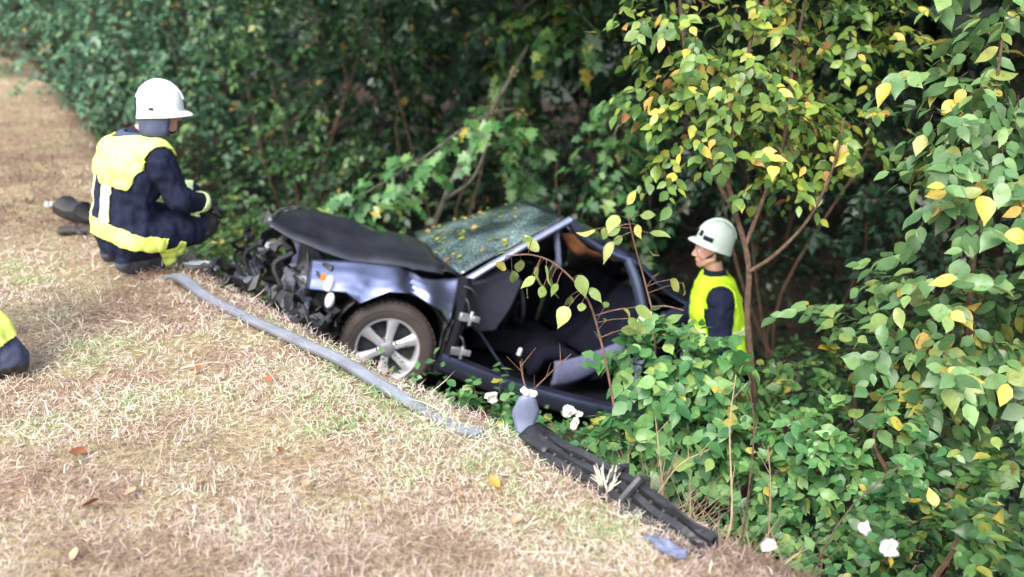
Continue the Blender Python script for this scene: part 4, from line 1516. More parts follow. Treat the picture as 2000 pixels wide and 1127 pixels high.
def hand(m, wrist, fwd, palm_n, side, r=1.0, curl=.5):
    """palm, four unequal bent fingers and a thumb"""
    w, f, n = [np.array(a, float) for a in (wrist, fwd, palm_n)]
    f /= np.linalg.norm(f)
    n = n - f * (n @ f)
    n /= np.linalg.norm(n)
    s = np.cross(f, n) * side
    capsule(m, w, .030 * r, w + f * .075 * r, .036 * r, wide=tuple(s), flat=.5)
    for k, ln in ((-1.5, .062), (-.5, .074), (.5, .070), (1.5, .055)):
        a = w + f * .085 * r + s * k * .019 * r
        b = a + (f * math.cos(curl * .6) + n * math.sin(curl * .6)) * ln * .5 * r
        c = b + (f * math.cos(curl * 1.7) + n * math.sin(curl * 1.7)) * ln * .55 * r
        capsule(m, a, .0095 * r, b, .009 * r, sides=8)
        capsule(m, b, .009 * r, c, .008 * r, sides=8)
    a = w + f * .02 * r - s * .03 * r
    b = a + (f * .6 - s * .6 + n * .4) * .045 * r
    c = b + (f * .9 - s * .1 + n * .5) * .03 * r
    capsule(m, a, .013 * r, b, .011 * r, sides=8)
    capsule(m, b, .011 * r, c, .009 * r, sides=8)


def head_shape(m, c, f, up):
    """skull, jaw, nose, brow, chin, lips and ears; c = centre of the skull"""
    c, f, up = [np.array(a, float) for a in (c, f, up)]
    f /= np.linalg.norm(f)
    up = up - f * (up @ f)
    up /= np.linalg.norm(up)
    s = np.cross(up, f)

    def P(a, b, d):
        return c + f * a + s * b + up * d
    capsule(m, P(-.025, 0, .02), .082, P(.02, 0, .02), .078, wide=tuple(up), flat=.93)
    capsule(m, P(.035, 0, -.01), .062, P(.045, 0, -.075), .045, wide=tuple(s), flat=.95)
    capsule(m, P(.078, 0, -.095), .018, P(.070, 0, -.10), .022, wide=tuple(s))
    for b in (-1, 1):
        capsule(m, P(-.01, b * .058, -.05), .018, P(.06, b * .025, -.092), .016)
        capsule(m, P(.078, b * .030, .022), .012, P(.085, b * .008, .020), .012)
        capsule(m, P(.066, b * .038, -.025), .018, P(.055, b * .045, -.04), .016)
        capsule(m, P(-.008, b * .076, .012), .012, P(-.014, b * .076, -.028), .010)
    capsule(m, P(.092, 0, .005), .009, P(.113, 0, -.030), .012)
    for b in (-1, 1):
        capsule(m, P(.100, b * .010, -.035), .009, P(.094, b * .012, -.036), .009)
    capsule(m, P(.091, -.016, -.061), .0075, P(.091, .016, -.061), .0075)
    capsule(m, P(.088, -.013, -.073), .008, P(.088, .013, -.073), .008)
    return P


def helmet(root, base, c, f, up, mat, size=1.0, visor=False, marks=False):
    """fire helmet: shell with flared brim and peak, ridge, band, chin strap"""
    c, f, up = [np.array(a, float) for a in (c, f, up)]
    f /= np.linalg.norm(f)
    up = up - f * (up @ f)
    up /= np.linalg.norm(up)
    s = np.cross(up, f)

    def P(a, b, d):
        return c + (f * a + s * b + up * d) * size
    prof = [(.0, .168), (.035, .165), (.070, .153), (.100, .130), (.119, .098), (.130, .060), (.134, .020), (.134, -.012), (.136, -.030), (.140, -.044), (.137, -.049), (.129, -.036)]
    m = MB()
    n = 40
    rows = []
    for k in range(n + 1):
        a = 2 * math.pi * k / n
        ca, sa = math.cos(a), math.sin(a)
        front, back = max(0, ca) ** 2.5, max(0, -ca) ** 2
        r = []
        for i, (rad, h) in enumerate(prof):
            lx, ly = 1.06, .94
            ex = 0
            dz = 0
            if i >= 8:
                ex = .040 * front ** 1.5 + .004 * back
                dz = .004 * front - .022 * back
            if i in (9, 10):
                ex *= 1.25
            r.append(P((rad * ca) * lx + ex * ca, rad * sa * ly, h + dz + (.004 * math.cos(ca * 3) if i < 7 else 0)))
        rows.append(r)
    m.grid(rows)
    o = m.build('helmet', mat, root, off=base)
    # raised ridge along the crown
    m = MB()
    pts = [P(.137 * 1.06 * math.cos(a) * .985, 0, .168 * math.sin(a) * .985 + .004) for a in np.linspace(math.radians(18), math.radians(160), 16)]
    m.tube(pts, [.007 * size] * 16, 8, flat=1.8, up=tuple(s))
    m.build('ridge', mat, o, off=base)
    m = MB()
    for sg in (-1, 1):
        m.tube(catmull([P(-.02, sg * .110, -.03), P(.005, sg * .085, -.10), P(.05, sg * .03, -.155), P(.056, 0, -.157)], 4), .007, 6)
    m.build('chin_strap', M_BLACK, o, off=base)
    # dark vents / markings sit just proud of the shell
    m = MB()
    sets = [(-112, -100, .000, .018), (100, 112, .0, .018)] if not marks else []
    if marks:
        sets = [(20, 34, .020, .062), (42, 74, .006, .040), (-34, -20, .020, .062), (-74, -42, .006, .040)]
    for a0, a1, h0, h1 in sets:
        rows = []
        for a in np.linspace(math.radians(a0), math.radians(a1), 7):
            r = []
            for h in np.linspace(h0, h1, 3):
                rad = np.interp(h, [-.012, .018, .055, .09], [.136, .135, .131, .12]) + .0035
                r.append(P(rad * math.cos(a) * 1.06, rad * math.sin(a) * .94, h))
            rows.append(r)
        m.grid(rows)
    m.build('marking' if marks else 'vent', M_NAVY if marks else M_BLACK, o, off=base, solid=.003)
    return o, P


def between(c, p, q, t0, t1):
    """faces whose place along the bone p-q lies in t0..t1 (0..1), with distance from the bone"""
    p, q = np.array(p), np.array(q)
    d = q - p
    t = ((c - p) @ d) / (d @ d)
    r = np.linalg.norm(c - p - np.clip(t, 0, 1)[:, None] * d, axis=1)
    return (t > t0) & (t < t1), r


def eyes(root, base, P, spread=.032, z=.0, x=.077):
    for b in (-1, 1):
        m = MB()
        p = P(x, b * spread, z)
        for i in range(1):
            m.tube([p + (P(1, 0, 0) - P(0, 0, 0)) * (-.010 + .020 * k / 6) for k in range(7)], [.012 * math.sqrt(max(.02, 1 - ((k - 3) / 3) ** 2)) for k in range(7)], 10)
        o = m.build('eye', M_EYE, root, off=base)
        m = MB()
        m.tube([p + (P(1, 0, 0) - P(0, 0, 0)) * .008, p + (P(1, 0, 0) - P(0, 0, 0)) * .0115], [.0055, .0045], 10)
        m.build('iris', M_IRIS, o, off=base)


# ---- firefighter squatting at the edge of the verge, back to the road
def left_firefighter():
    base = np.array([-2.17, 5.02, gz1(-2.17, 5.02)])
    root = empty('person', tuple(base), 'crouching firefighter in white helmet and navy jacket with yellow shoulder panel at grass edge', 'person')
    J = dict(pelvis=(-2.205, 4.99, .235), hipR=(-2.12, 4.91, .225), hipL=(-2.29, 5.06, .225), kneeR=(-1.845, 5.20, .222), kneeL=(-1.97, 5.42, .235),
             ankR=(-2.155, 4.93, .075), ankL=(-2.33, 5.12, .08), toeR=(-2.03, 5.06, .035), toeL=(-2.20, 5.27, .035), heelR=(-2.20, 4.88, .075), heelL=(-2.37, 5.07, .08),
             belly=(-2.20, 5.00, .40), chest=(-2.150, 5.03, .60), upper=(-2.125, 5.04, .68), neck=(-2.09, 5.05, .775), head=(-2.015, 5.075, .915),
             shR=(-1.955, 4.925, .690), shL=(-2.295, 5.185, .665), elR=(-1.870, 4.960, .44), wrR=(-1.815, 5.16, .365), elL=(-2.16, 5.36, .44), wrL=(-1.97, 5.44, .365))
    J = {k: np.array(v) + ([.015, 0, 0] if k == 'head' else [-.035, 0, 0]) for k, v in J.items()}
    lat = norm(J['shR'] - J['shL'])
    m = MB()
    tl = tuple(lat)
    capsule(m, J['pelvis'], .215, J['belly'], .20, wide=tl, flat=.80)
    capsule(m, J['belly'], .20, J['chest'], .235, wide=tl, flat=.70)
    capsule(m, J['chest'], .235, J['upper'], .20, wide=tl, flat=.66)
    capsule(m, J['shR'] + (J['upper'] - J['shR']) * .35, .095, J['shL'] + (J['upper'] - J['shL']) * .35, .095)
    capsule(m, J['upper'], .10, J['neck'], .075)
    for a in 'RL':
        capsule(m, J['sh' + a], .092, J['el' + a], .078)
        capsule(m, J['el' + a], .078, J['wr' + a], .056)
        capsule(m, J['hip' + a], .135, J['knee' + a], .098)
        capsule(m, J['knee' + a], .085, J['ank' + a], .066)
        capsule(m, J['heel' + a], .048, J['toe' + a], .042)
        capsule(m, J['ank' + a], .06, J['heel' + a], .05)
    hf = np.array([.97, .22, -.10])
    P = head_shape(m, J['head'], hf, (0.1, 0, 1))
    capsule(m, J['neck'] - [0, 0, .02], .062, J['head'] - [.01, 0, .04], .058)
    hand(m, J['wrR'] + [.012, .03, -.02], (.45, .75, -.45), (-.3, -.2, -.9), 1, 1.05, .7)
    hand(m, J['wrL'] + [.03, .01, -.02], (.85, .25, -.45), (-.3, -.2, -.9), -1, 1.05, .7)
    me = solidify_body(m, base, .0075, 5)
    w = lambda k: J[k] - base
    wrinkle(me, .020, 12, lambda c: c[:, 2] < w('upper')[2])

    def assign(c):
        a = np.zeros(len(c))
        hd = np.linalg.norm(c - (J['head'] - base), axis=1) < .155
        a[hd & (c[:, 2] > w('neck')[2] + .03)] = 1
        for s in 'RL':
            _, r = between(c, w('wr' + s) + (w('wr' + s) - w('el' + s)) * .18, w('wr' + s) + (w('wr' + s) - w('el' + s)) * .9, 0, 1)
            t = ((c - w('wr' + s)) @ (w('wr' + s) - w('el' + s)))
            a[(np.linalg.norm(c - w('wr' + s), axis=1) < .24) & (t > .006)] = 2
            _, r = between(c, w('heel' + s), w('toe' + s), 0, 1)
            a[(r < .075) & (c[:, 2] < .085)] = 3
        return a
    finish_body(me, [M_NAVY, M_SKIN, M_GLOVE, M_BOOT], assign, root)
    c, k = face_data(me)
    up_ax = norm(J['neck'] - J['pelvis'])
    fwd = norm(np.cross(up_ax, lat))                     # chest direction
    rel = c - w('pelvis')
    u, v, d = rel @ lat, rel @ up_ax, rel @ fwd
    # limb faces are told from the trunk by their distance from the arm bones
    arm = np.zeros(len(c), bool)
    for s in 'RL':
        tt, r = between(c, w('sh' + s), w('el' + s), .22, 1.6)
        arm |= tt & (r < .115)
        tt, r = between(c, w('el' + s), w('wr' + s), -.2, 2.2)
        arm |= tt & (r < .11)
    leg = np.zeros(len(c), bool)
    for s in 'RL':
        tt, r = between(c, w('hip' + s), w('knee' + s), .35, 1.3)
        leg |= tt & (r < .15)
    trunk = ~arm & ~leg
    low = .275 + .10 * np.clip((-u) / .2, -1, 1) * 0 + .03 * (u < 0)
    arm2 = np.zeros(len(c), bool)
    for s in 'RL':
        tt, r = between(c, w('sh' + s), w('el' + s), .16 if s == 'R' else .0, 1.6)
        arm2 |= tt & (r < .14)
    yoke = ~arm2 & ~leg & (v > low) & (v < .560 - .03 * np.cos(u * 12)) & (np.hypot(c[:, 0] - w('neck')[0], c[:, 1] - w('neck')[1]) > .072)
    # the panel is cut back from the arms: narrower toward its lower edge
    yoke &= (u < .20 + .55 * (v - .30)) & (u > -.27)
    vest = shell('vest_panel', me, yoke, M_HIVIS, root, .014, .012)
    back = d < .06
    for u0 in (-.15, .055):
        strap = trunk & back & (np.abs(u - u0) < .034) & (v > .05) & (v <= .335)
        shell('vest_strap', me, strap, M_HIVIS_BAND, root, .013, .010)
    belt = ~arm & (v > -.045 + .02 * np.cos(u * 8)) & (v < .045 + .03 * np.cos(u * 8)) & (rel @ fwd < .10) & (np.hypot(u, d) < .30) & ~(leg & (d > .09))
    shell('vest_belt', me, belt, M_HIVIS, root, .016, .012)
    tt, r = between(c, w('kneeR'), w('ankR'), .36, .72)
    shell('knee_band', me, tt & (r < .115) & (c[:, 2] < w('hipR')[2] + .02), M_HIVIS, root, .010, .008)
    for s in 'RL':
        tt, r = between(c, w('el' + s), w('wr' + s), .72, .97)
        shell('cuff_band', me, tt & (r < .09), M_HIVIS_BAND, root, .009, .007)
    # collar and neck cloth under the helmet
    col = (np.linalg.norm(c - w('neck'), axis=1) < .125) & (c[:, 2] > w('neck')[2] - .045) & (c[:, 2] < w('neck')[2] + .035)
    shell('collar', me, col, M_NAVY2, root, .012, .01)
    o, HP = helmet(root, base, J['head'] + np.array([.01, 0, .025]), hf + np.array([0, 0, .04]), (.08, 0, 1), M_WHITE, .88)
    m = MB()
    rows = []
    for a in np.linspace(math.radians(58), math.radians(302), 22):
        ca, sa = math.cos(a), math.sin(a)
        rows.append([HP(.125 * ca * 1.1 - .0, .125 * sa * .92, -.03), HP(.122 * ca * 1.06 - .004, .122 * sa * .92, -.075), HP(.125 * ca - .012, .125 * sa * .95, -.12), HP(.133 * ca - .015, .135 * sa, -.165)])
    m.grid(rows)
    m.build('neck_guard', M_NAVY2, root, off=base, solid=.008)
    eyes(root, base, P)
    # faint lettering across the yoke, laid onto the cloth
    bv = BVHTree.FromPolygons([tuple(x.co) for x in me.vertices], [tuple(p.vertices) for p in me.polygons])
    cu = bpy.data.curves.new('lettering', 'FONT')
    cu.body = 'FEUERWEHR'
    cu.align_x = 'CENTER'
    cu.size = .058
    to = bpy.data.objects.new('lettering', cu)
    COL.objects.link(to)
    dg = bpy.context.evaluated_depsgraph_get()
    tm = bpy.data.meshes.new_from_object(to.evaluated_get(dg))
    bpy.data.objects.remove(to)
    bm = bmesh.new()
    bm.from_mesh(tm)
    bmesh.ops.subdivide_edges(bm, edges=[e for e in bm.edges if e.calc_length() > .02], cuts=2)
    bmesh.ops.triangulate(bm, faces=bm.faces)
    ok = True
    for vv in bm.verts:
        q = w('pelvis') + lat * (vv.co.x * 1.0 - .03) + up_ax * (.42 + vv.co.y) - fwd * .6
        hit, nn, _, _ = bv.ray_cast(Vector(q), Vector(fwd))
        if hit is None:
            ok = False
            hit = Vector(q + fwd * .45)
            nn = Vector(-fwd)
        vv.co = hit + nn * .0165
    bm.to_mesh(tm)
    bm.free()
    tm.materials.append(M_LETTER)
    lo = bpy.data.objects.new('lettering', tm)
    COL.objects.link(lo)
    lo.parent = vest
    return root


# ---- firefighter standing in the ditch behind the snowberry bush
def right_firefighter():
    gx, gy = 1.37, 5.40
    base = np.array([gx, gy, gz1(gx, gy)])
    g = base[2]
    root = empty('person', tuple(base), 'standing firefighter in pale green helmet and lime vest down in the ditch beside wreck', 'person')
    J = dict(pelvis=(1.385, 5.40, -.70), belly=(1.36, 5.40, -.55), chest=(1.325, 5.40, -.38), upper=(1.315, 5.40, -.29), neck=(1.305, 5.40, -.165), head=(1.262, 5.385, .010),
             shL=(1.300, 5.195, -.262), shR=(1.345, 5.60, -.262), elL=(1.31, 5.14, -.55), wrL=(1.15, 5.16, -.70), elR=(1.24, 5.64, -.53), wrR=(1.03, 5.55, -.52),
             hipL=(1.39, 5.31, -.74), hipR=(1.39, 5.49, -.74), kneeL=(1.36, 5.29, g + .50), kneeR=(1.33, 5.52, g + .50), ankL=(1.42, 5.28, g + .10), ankR=(1.40, 5.53, g + .10),
             toeL=(1.25, 5.26, g + .045), toeR=(1.23, 5.52, g + .045), heelL=(1.44, 5.28, g + .05), heelR=(1.42, 5.53, g + .05))
    J = {k: np.array(v, float) for k, v in J.items()}
    lat = norm(J['shL'] - J['shR'])
    tl = tuple(lat)
    m = MB()
    capsule(m, J['pelvis'], .19, J['belly'], .18, wide=tl, flat=.78)
    capsule(m, J['belly'], .18, J['chest'], .20, wide=tl, flat=.80)
    capsule(m, J['chest'], .20, J['upper'], .18, wide=tl, flat=.74)
    capsule(m, J['shR'] + (J['upper'] - J['shR']) * .35, .09, J['shL'] + (J['upper'] - J['shL']) * .35, .09)
    capsule(m, J['upper'], .10, J['neck'], .066)
    for a in 'RL':
        capsule(m, J['sh' + a], .086, J['el' + a], .072)
        capsule(m, J['el' + a], .068, J['wr' + a], .050)
        capsule(m, J['hip' + a], .100, J['knee' + a], .078)
        capsule(m, J['knee' + a], .078, J['ank' + a], .062)
        capsule(m, J['heel' + a], .048, J['toe' + a], .042)
        capsule(m, J['ank' + a], .06, J['heel' + a], .05)
        hand(m, J['wr' + a] + norm(J['wr' + a] - J['el' + a]) * .03, J['wr' + a] - J['el' + a], (-.3, 0, -.9), 1 if a == 'L' else -1, 1.0, .6)
    hf = np.array([-.97, .10, -.08])
    P = head_shape(m, J['head'], hf, (0, 0, 1))
    capsule(m, J['neck'] - [0, 0, .03], .058, J['head'] + [.012, 0, -.04], .054)
    me = solidify_body(m, base, .0070, 4)
    w = lambda k: J[k] - base
    wrinkle(me, .017, 12, lambda c: c[:, 2] < w('upper')[2])

    def assign(c):
        a = np.zeros(len(c))
        a[(np.linalg.norm(c - w('head'), axis=1) < .165) & (c[:, 2] > w('neck')[2] + .02)] = 1
        for s in 'RL':
            t = (c - w('wr' + s)) @ (w('wr' + s) - w('el' + s))
            a[(np.linalg.norm(c - w('wr' + s), axis=1) < .24) & (t > .006)] = 2
            _, r = between(c, w('heel' + s), w('toe' + s), 0, 1)
            a[(r < .075) & (c[:, 2] < .09)] = 3
        return a
    finish_body(me, [M_NAVY, M_SKIN, M_GLOVE, M_BOOT], assign, root)
    c, k = face_data(me)
    up_ax = np.array([0, 0, 1.0])
    u = (c - w('upper')) @ lat
    arm = np.zeros(len(c), bool)
    for s in 'RL':
        tt, r = between(c, w('sh' + s), w('el' + s), .22, 1.6)
        arm |= tt & (r < .105)
        tt, r = between(c, w('el' + s), w('wr' + s), -.2, 2.5)
        arm |= tt & (r < .10)
    zz = c[:, 2]
    vest = ~arm & (zz > w('pelvis')[2] - .02) & (zz < w('neck')[2] + .005) & (np.hypot(c[:, 0] - w('neck')[0] * .5, c[:, 1] - w('neck')[1]) > .05) & (np.abs(u) < .215)
    v = shell('vest', me, vest, M_LIME, root, .016, .012)
    band = ~arm & (zz > w('chest')[2] - .17) & (zz < w('chest')[2] - .11) & (np.abs(u) < .21)
    for sel in (c[:, 0] > w('chest')[0], c[:, 0] <= w('chest')[0]):
        shell('vest_band', me, band & sel, M_HIVIS_BAND, root, .031, .010)
    col = (np.linalg.norm(c - w('neck'), axis=1) < .105) & (zz > w('neck')[2] - .03) & (zz < w('neck')[2] + .045)
    shell('collar', me, col, M_NAVY, root, .010, .01)
    # cropped hair at the nape, below the helmet
    hr = (np.linalg.norm(c - w('head'), axis=1) < .125) & ((c - w('head')) @ norm(hf) < -.02) & (zz > w('head')[2] - .07)
    shell('hair', me, hr, M_HAIR, root, .008, .006)
    helmet(root, base, J['head'] + np.array([.022, 0, .052]), hf + np.array([0, 0, .36]), (.10, 0, 1), M_MINT, .84, marks=True)
    eyes(root, base, P)
    for b in (-1, 1):
        m = MB()
        m.tube([P(.084, b * .016, .026), P(.084, b * .032, .030), P(.072, b * .046, .025)], [.003, .004, .002], 6)
        m.build('eyebrow', M_HAIR, root, off=base)
    m = MB().tube([P(.0965, -.018, -.067), P(.0985, 0, -.0665), P(.0965, .018, -.067)], [.0025, .004, .0025], 6)
    m.build('lips', pbr('lips', (.42, .16, .14), .5), root, off=base)
    return root


# ---- third helper walking out of the picture at the left: only the trailing trouser leg is in view
def passing_firefighter():
    base = np.array([-2.30, 3.50, gz1(-2.3, 3.5)])
    root = empty('person', tuple(base), 'person mostly out of frame whose navy trouser leg with yellow bands stands on grass', 'person')
    z0 = base[2]
    J = dict(pelvis=(-2.62, 3.56, .93), belly=(-2.63, 3.56, 1.08), chest=(-2.65, 3.56, 1.27), upper=(-2.66, 3.56, 1.38), neck=(-2.67, 3.56, 1.50), head=(-2.70, 3.56, 1.66),
             hipL=(-2.60, 3.47, .90), hipR=(-2.62, 3.65, .90), kneeL=(-2.40, 3.47, .50), kneeR=(-2.78, 3.66, .50), ankL=(-2.195, 3.50, .105), ankR=(-2.86, 3.66, .10),
             toeL=(-2.30, 3.47, .045), toeR=(-3.02, 3.66, .04), heelL=(-2.15, 3.50, .070), heelR=(-2.83, 3.66, .05),
             shL=(-2.66, 3.35, 1.40), shR=(-2.66, 3.77, 1.40), elL=(-2.72, 3.30, 1.12), elR=(-2.58, 3.82, 1.12), wrL=(-2.88, 3.33, .94), wrR=(-2.66, 3.82, .88))
    J = {k: np.array(v, float) + [.005, 0, z0] for k, v in J.items()}
    m = MB()
    tl = (0, 1, 0)
    capsule(m, J['pelvis'], .175, J['belly'], .165, wide=tl, flat=.70)
    capsule(m, J['belly'], .165, J['chest'], .19, wide=tl, flat=.70)
    capsule(m, J['chest'], .19, J['upper'], .175, wide=tl, flat=.64)
    capsule(m, J['shR'] + (J['upper'] - J['shR']) * .35, .08, J['shL'] + (J['upper'] - J['shL']) * .35, .08)
    capsule(m, J['upper'], .085, J['neck'], .062)
    for a in 'RL':
        capsule(m, J['sh' + a], .080, J['el' + a], .064)
        capsule(m, J['el' + a], .062, J['wr' + a], .046)
        capsule(m, J['hip' + a], .115, J['knee' + a], .092)
        capsule(m, J['knee' + a], .092, J['ank' + a], .094)
        capsule(m, J['heel' + a], .050, J['toe' + a], .045)
        hand(m, J['wr' + a] + norm(J['wr' + a] - J['el' + a]) * .03, J['wr' + a] - J['el' + a], (0, .5 if a == 'R' else -.5, -.5), 1, 1.0, .5)
    P = head_shape(m, J['head'], (-1, 0, -.05), (0, 0, 1))
    capsule(m, J['neck'], .058, J['head'] - [0, 0, .04], .054)
    me = solidify_body(m, base, .0085, 4)
    w = lambda k: J[k] - base
    wrinkle(me, .018, 11, lambda c: c[:, 2] < 1.4)

    def assign(c):
        a = np.zeros(len(c))
        a[(c[:, 2] > w('neck')[2] + .03)] = 1
        for s in 'RL':
            t = (c - w('wr' + s)) @ (w('wr' + s) - w('el' + s))
            a[(np.linalg.norm(c - w('wr' + s), axis=1) < .24) & (t > .006)] = 2
            _, r = between(c, w('heel' + s), w('toe' + s), 0, 1)
            a[(r < .085) & (c[:, 2] < .075)] = 3
        return a
    finish_body(me, [M_NAVY2, M_SKIN, M_GLOVE, M_GLOVE], assign, root)
    c, k = face_data(me)
    for s in 'LR':
        tt, r = between(c, w('knee' + s), w('ank' + s), .62, .90)
        shell('leg_band', me, tt & (r < .13), M_HIVIS, root, .010, .008)
        tt, r = between(c, w('knee' + s), w('ank' + s), .20, .42)
        shell('leg_band', me, tt & (r < .13), M_HIVIS, root, .010, .008)
    helmet(root, base, J['head'] + np.array([.0, 0, .04]), (-1, 0, 0), (0, 0, 1), M_WHITE, 1.05)
    eyes(root, base, P)
    return root


left_firefighter()
right_firefighter()
passing_firefighter()


# ------------------------------------------------------------------ torn-off car trim on the edge of the verge
M_STRIP = pbr('grey_plastic_trim', (.20, .22, .26), .5, var=.25, scale=7, bump=.15, bscale=60)
M_TONGUE = pbr('blue_grey_plastic', (.13, .15, .23), .5, var=.2, scale=9)
M_CREAM = pbr('cream_foam', (.62, .60, .46), .8, var=.12, scale=30, bump=.3)
M_SCRAP = pbr('white_plastic_scrap', (.50, .50, .46), .6, var=.25, scale=20)
M_SCRAPG = pbr('greyish_plastic_film', (.42, .44, .44), .5, var=.2, scale=20)
M_LEAFB = pbr('brown_dead_leaf', (.24, .085, .03), .75, var=.45, scale=40)
M_LEAFP = pbr('pinkish_dead_leaf', (.50, .27, .16), .75, var=.3, scale=40)
M_LEAFO = pbr('orange_dead_leaf', (.55, .22, .03), .7, var=.25, scale=40)
M_LEAFY = pbr('yellow_fallen_leaf', (.50, .40, .08), .65, var=.2, scale=40)

# long grey strip, a shallow channel curving along the grass edge
ln = catmull([(-1.93, 4.73, .035), (-1.80, 4.62, .035), (-1.53, 4.35, .03), (-.97, 3.79, .025), (-.52, 3.34, .02), (-.22, 3.05, .008), (-.12, 2.96, -.012)], 8)
root = empty('trim_strip', tuple(ln[24]), 'long grey plastic trim strip lying along the grass edge below the car', 'car trim')
rows = []
for i, p in enumerate(ln):
    f = i / (len(ln) - 1)
    d = norm(np.array(ln[min(i + 1, len(ln) - 1)]) - np.array(ln[max(i - 1, 0)]))
    l = norm(np.cross(d, [0, 0, 1]))
    if l @ np.array([SQ, SQ, 0]) < 0:
        l = -l
    w = .031 * (1 - .3 * f)
    tilt = .10
    row = []
    for g, h in ((-1, -.02), (-.9, .004), (-.30, .006), (-.26, -.002), (.4, -.001), (.46, .007), (.9, .005), (1, -.03)):
        q = np.array(p) + l * (g * w) + np.array([0, 0, h + .012 - g * w * tilt])
        q[2] += gz1(p[0], p[1]) + .02 * math.sin(f * 14)
        row.append(tuple(q))
    rows.append(row)
MB().grid(rows).build('strip', M_STRIP, root, off=root.location, solid=.006)
# bits of the nose lying at the strip's upper end
def lump(name, label, c, size, mat, seed, cat='car debris', n=5, rot=0.3):
    rg = random.Random(seed)
    R = Matrix.Rotation(rot, 3, 'Z') @ Matrix.Rotation(rg.uniform(-.4, .4), 3, 'X')
    rows = []
    for i in range(n + 2):
        r = []
        for j in range(n):
            a, b = i / (n + 1) - .5, j / (n - 1) - .5
            p = Vector((a * size[0] * (1 - .3 * abs(NZ(i, j, seed, .8))), b * size[1], size[2] * (.5 + NZ(a * 3 + seed, b * 3, 0))))
            r.append(tuple(R @ p + Vector(c)))
        rows.append(r)
    o = MB().grid(rows).build(name, mat, None, off=c, solid=.012, smooth=False)
    o.location = c
    return tag(o, label, cat)


zz = lambda x, y, h: (x, y, gz1(x, y) + h)
lump('bumper_fragment', 'grey flat bumper fragment by the crouching firefighter boots', zz(-1.82, 4.98, .05), (.22, .10, .05), M_STRIP, 3, rot=-.2)
lump('bumper_fragment', 'black jagged bumper fragment beside the upper end of grey strip', zz(-1.58, 4.86, .02), (.26, .16, .10), M_PLASTIC, 4)
lump('bumper_fragment', 'dark twisted plastic fragment under the nose of the wreck', zz(-1.36, 4.82, .06), (.24, .18, .12), M_PLASTIC, 5, rot=1.0)
lump('bumper_fragment', 'small black plastic fragment in weeds left of the crushed nose', zz(-1.75, 5.25, .06), (.18, .12, .10), M_DARKMET, 6, rot=2.0)
lump('bumper_fragment', 'wide black plastic sheet lying under the crushed front of car', zz(-1.20, 4.62, .05), (.34, .22, .06), M_PLASTIC, 8, rot=-.7)

lump('bumper_fragment', 'dark crumpled plastic fragment between firefighter boots and crushed nose', zz(-1.70, 4.98, .06), (.20, .14, .12), M_DARKMET, 14, rot=.8)
lump('bumper_fragment', 'thin pale plastic fragment on weeds just left of the wreck', zz(-1.62, 5.08, .10), (.16, .06, .05), M_STRIP, 15, rot=.1)
lump('bumper_fragment', 'black broken plastic fragment behind the middle of the grey strip', zz(-1.02, 4.22, .04), (.20, .12, .09), M_PLASTIC, 16, rot=-.5)

# ribbed black bumper beam with the grey tongue at its upper end
A, B = np.array([.075, 2.95, .035]), np.array([.590, 2.26, .005])
ln = catmull([A, (.165, 2.80, .045), (.325, 2.62, .04), (.47, 2.41, .03), B], 8)
root = empty('torn_bumper', tuple(np.round(ln[16], 3)), 'torn ribbed black bumper lying down the grass edge toward lower middle', 'car bumper')
rows = []
for i, p in enumerate(ln):
    f = i / (len(ln) - 1)
    d = norm(np.array(ln[min(i + 1, len(ln) - 1)]) - np.array(ln[max(i - 1, 0)]))
    l = norm(np.cross(d, [0, 0, 1]))
    if l @ np.array([SQ, SQ, 0]) < 0:
        l = -l
    w = .046 * (.85 + .2 * math.sin(f * 2.6)) * (1 + .25 * NZ(f * 5, 0, 0))
    row = []
    for g, h in ((-1, -.03), (-.95, .012), (-.62, .022), (-.58, .004), (-.30, .006), (-.26, .028), (.02, .032), (.06, .010), (.34, .012), (.38, .036), (.66, .036), (.72, .012), (1.0, .018), (1.05, -.04)):
        q = np.array(p) + l * (g * w) + np.array([0, 0, h * .8 + g * .022 + .012 * NZ(f * 9, g * 2, 3)])
        q[2] += gz1(p[0], p[1])
        row.append(tuple(q))
    rows.append(row)
MB().grid(rows).build('beam', M_PLASTIC, root, off=root.location, solid=.005, smooth=False)
for i in range(2, len(rows) - 1, 2):
    for a, b in ((3, 4), (7, 8)):
        p0, p1 = np.array(rows[i][a]), np.array(rows[i][b])
        MB().tube([p0 + [0, 0, .008], p1 + [0, 0, .008]], .007, 4).build('rib', M_PLASTIC, root, off=root.location)
for i in (17, 20):
    r = [np.array(q) for q in rows[i]]
    m = MB()
    m.tube([r[0] + [0, 0, -.01], r[1] + [-.008, 0, .022], r[5] + [0, 0, .026], r[9] + [0, 0, .03], r[12] + [.004, 0, .024], r[13]], [.012] * 6, 6, flat=1.2)
    m.build('clamp', M_DARKMET, root, off=root.location, smooth=False)
# broad black plate at the upper end and the tongue sticking up from it
d = norm(B - A)
l = np.array([SQ, SQ, 0])
m = MB()
rows = []
for i in range(7):
    f = i / 6
    p = A + d * (-.02 + .15 * f) + np.array([0, 0, gz1(*A[:2]) + .02])
    rows.append([tuple(p + l * g * .055 + np.array([0, 0, .022 * math.sin((g + 1) * 1.2) + .006 * NZ(i, g, 0)])) for g in np.linspace(-1, 1, 6)])
m.grid(rows).build('end_plate', M_PLASTIC, root, off=root.location, solid=.008)
m = MB()
rows = []
for i in range(12):
    f = i / 11
    w = .043 * math.sqrt(max(.03, 1 - (2 * f - 1) ** 6)) * (1 - .16 * math.sin(f * 9))
    c = np.array([.045 + .012 * f, 2.955 + .02 * f, .015 + .165 * f])
    rows.append([tuple(c + np.array([g * w, .012 * g * g + .01 * math.sin(f * 5), 0])) for g in np.linspace(-1, 1, 6)])
m.grid(rows).build('grey_tongue', M_TONGUE, root, off=root.location, solid=.008)
m = MB()
rg = random.Random(2)
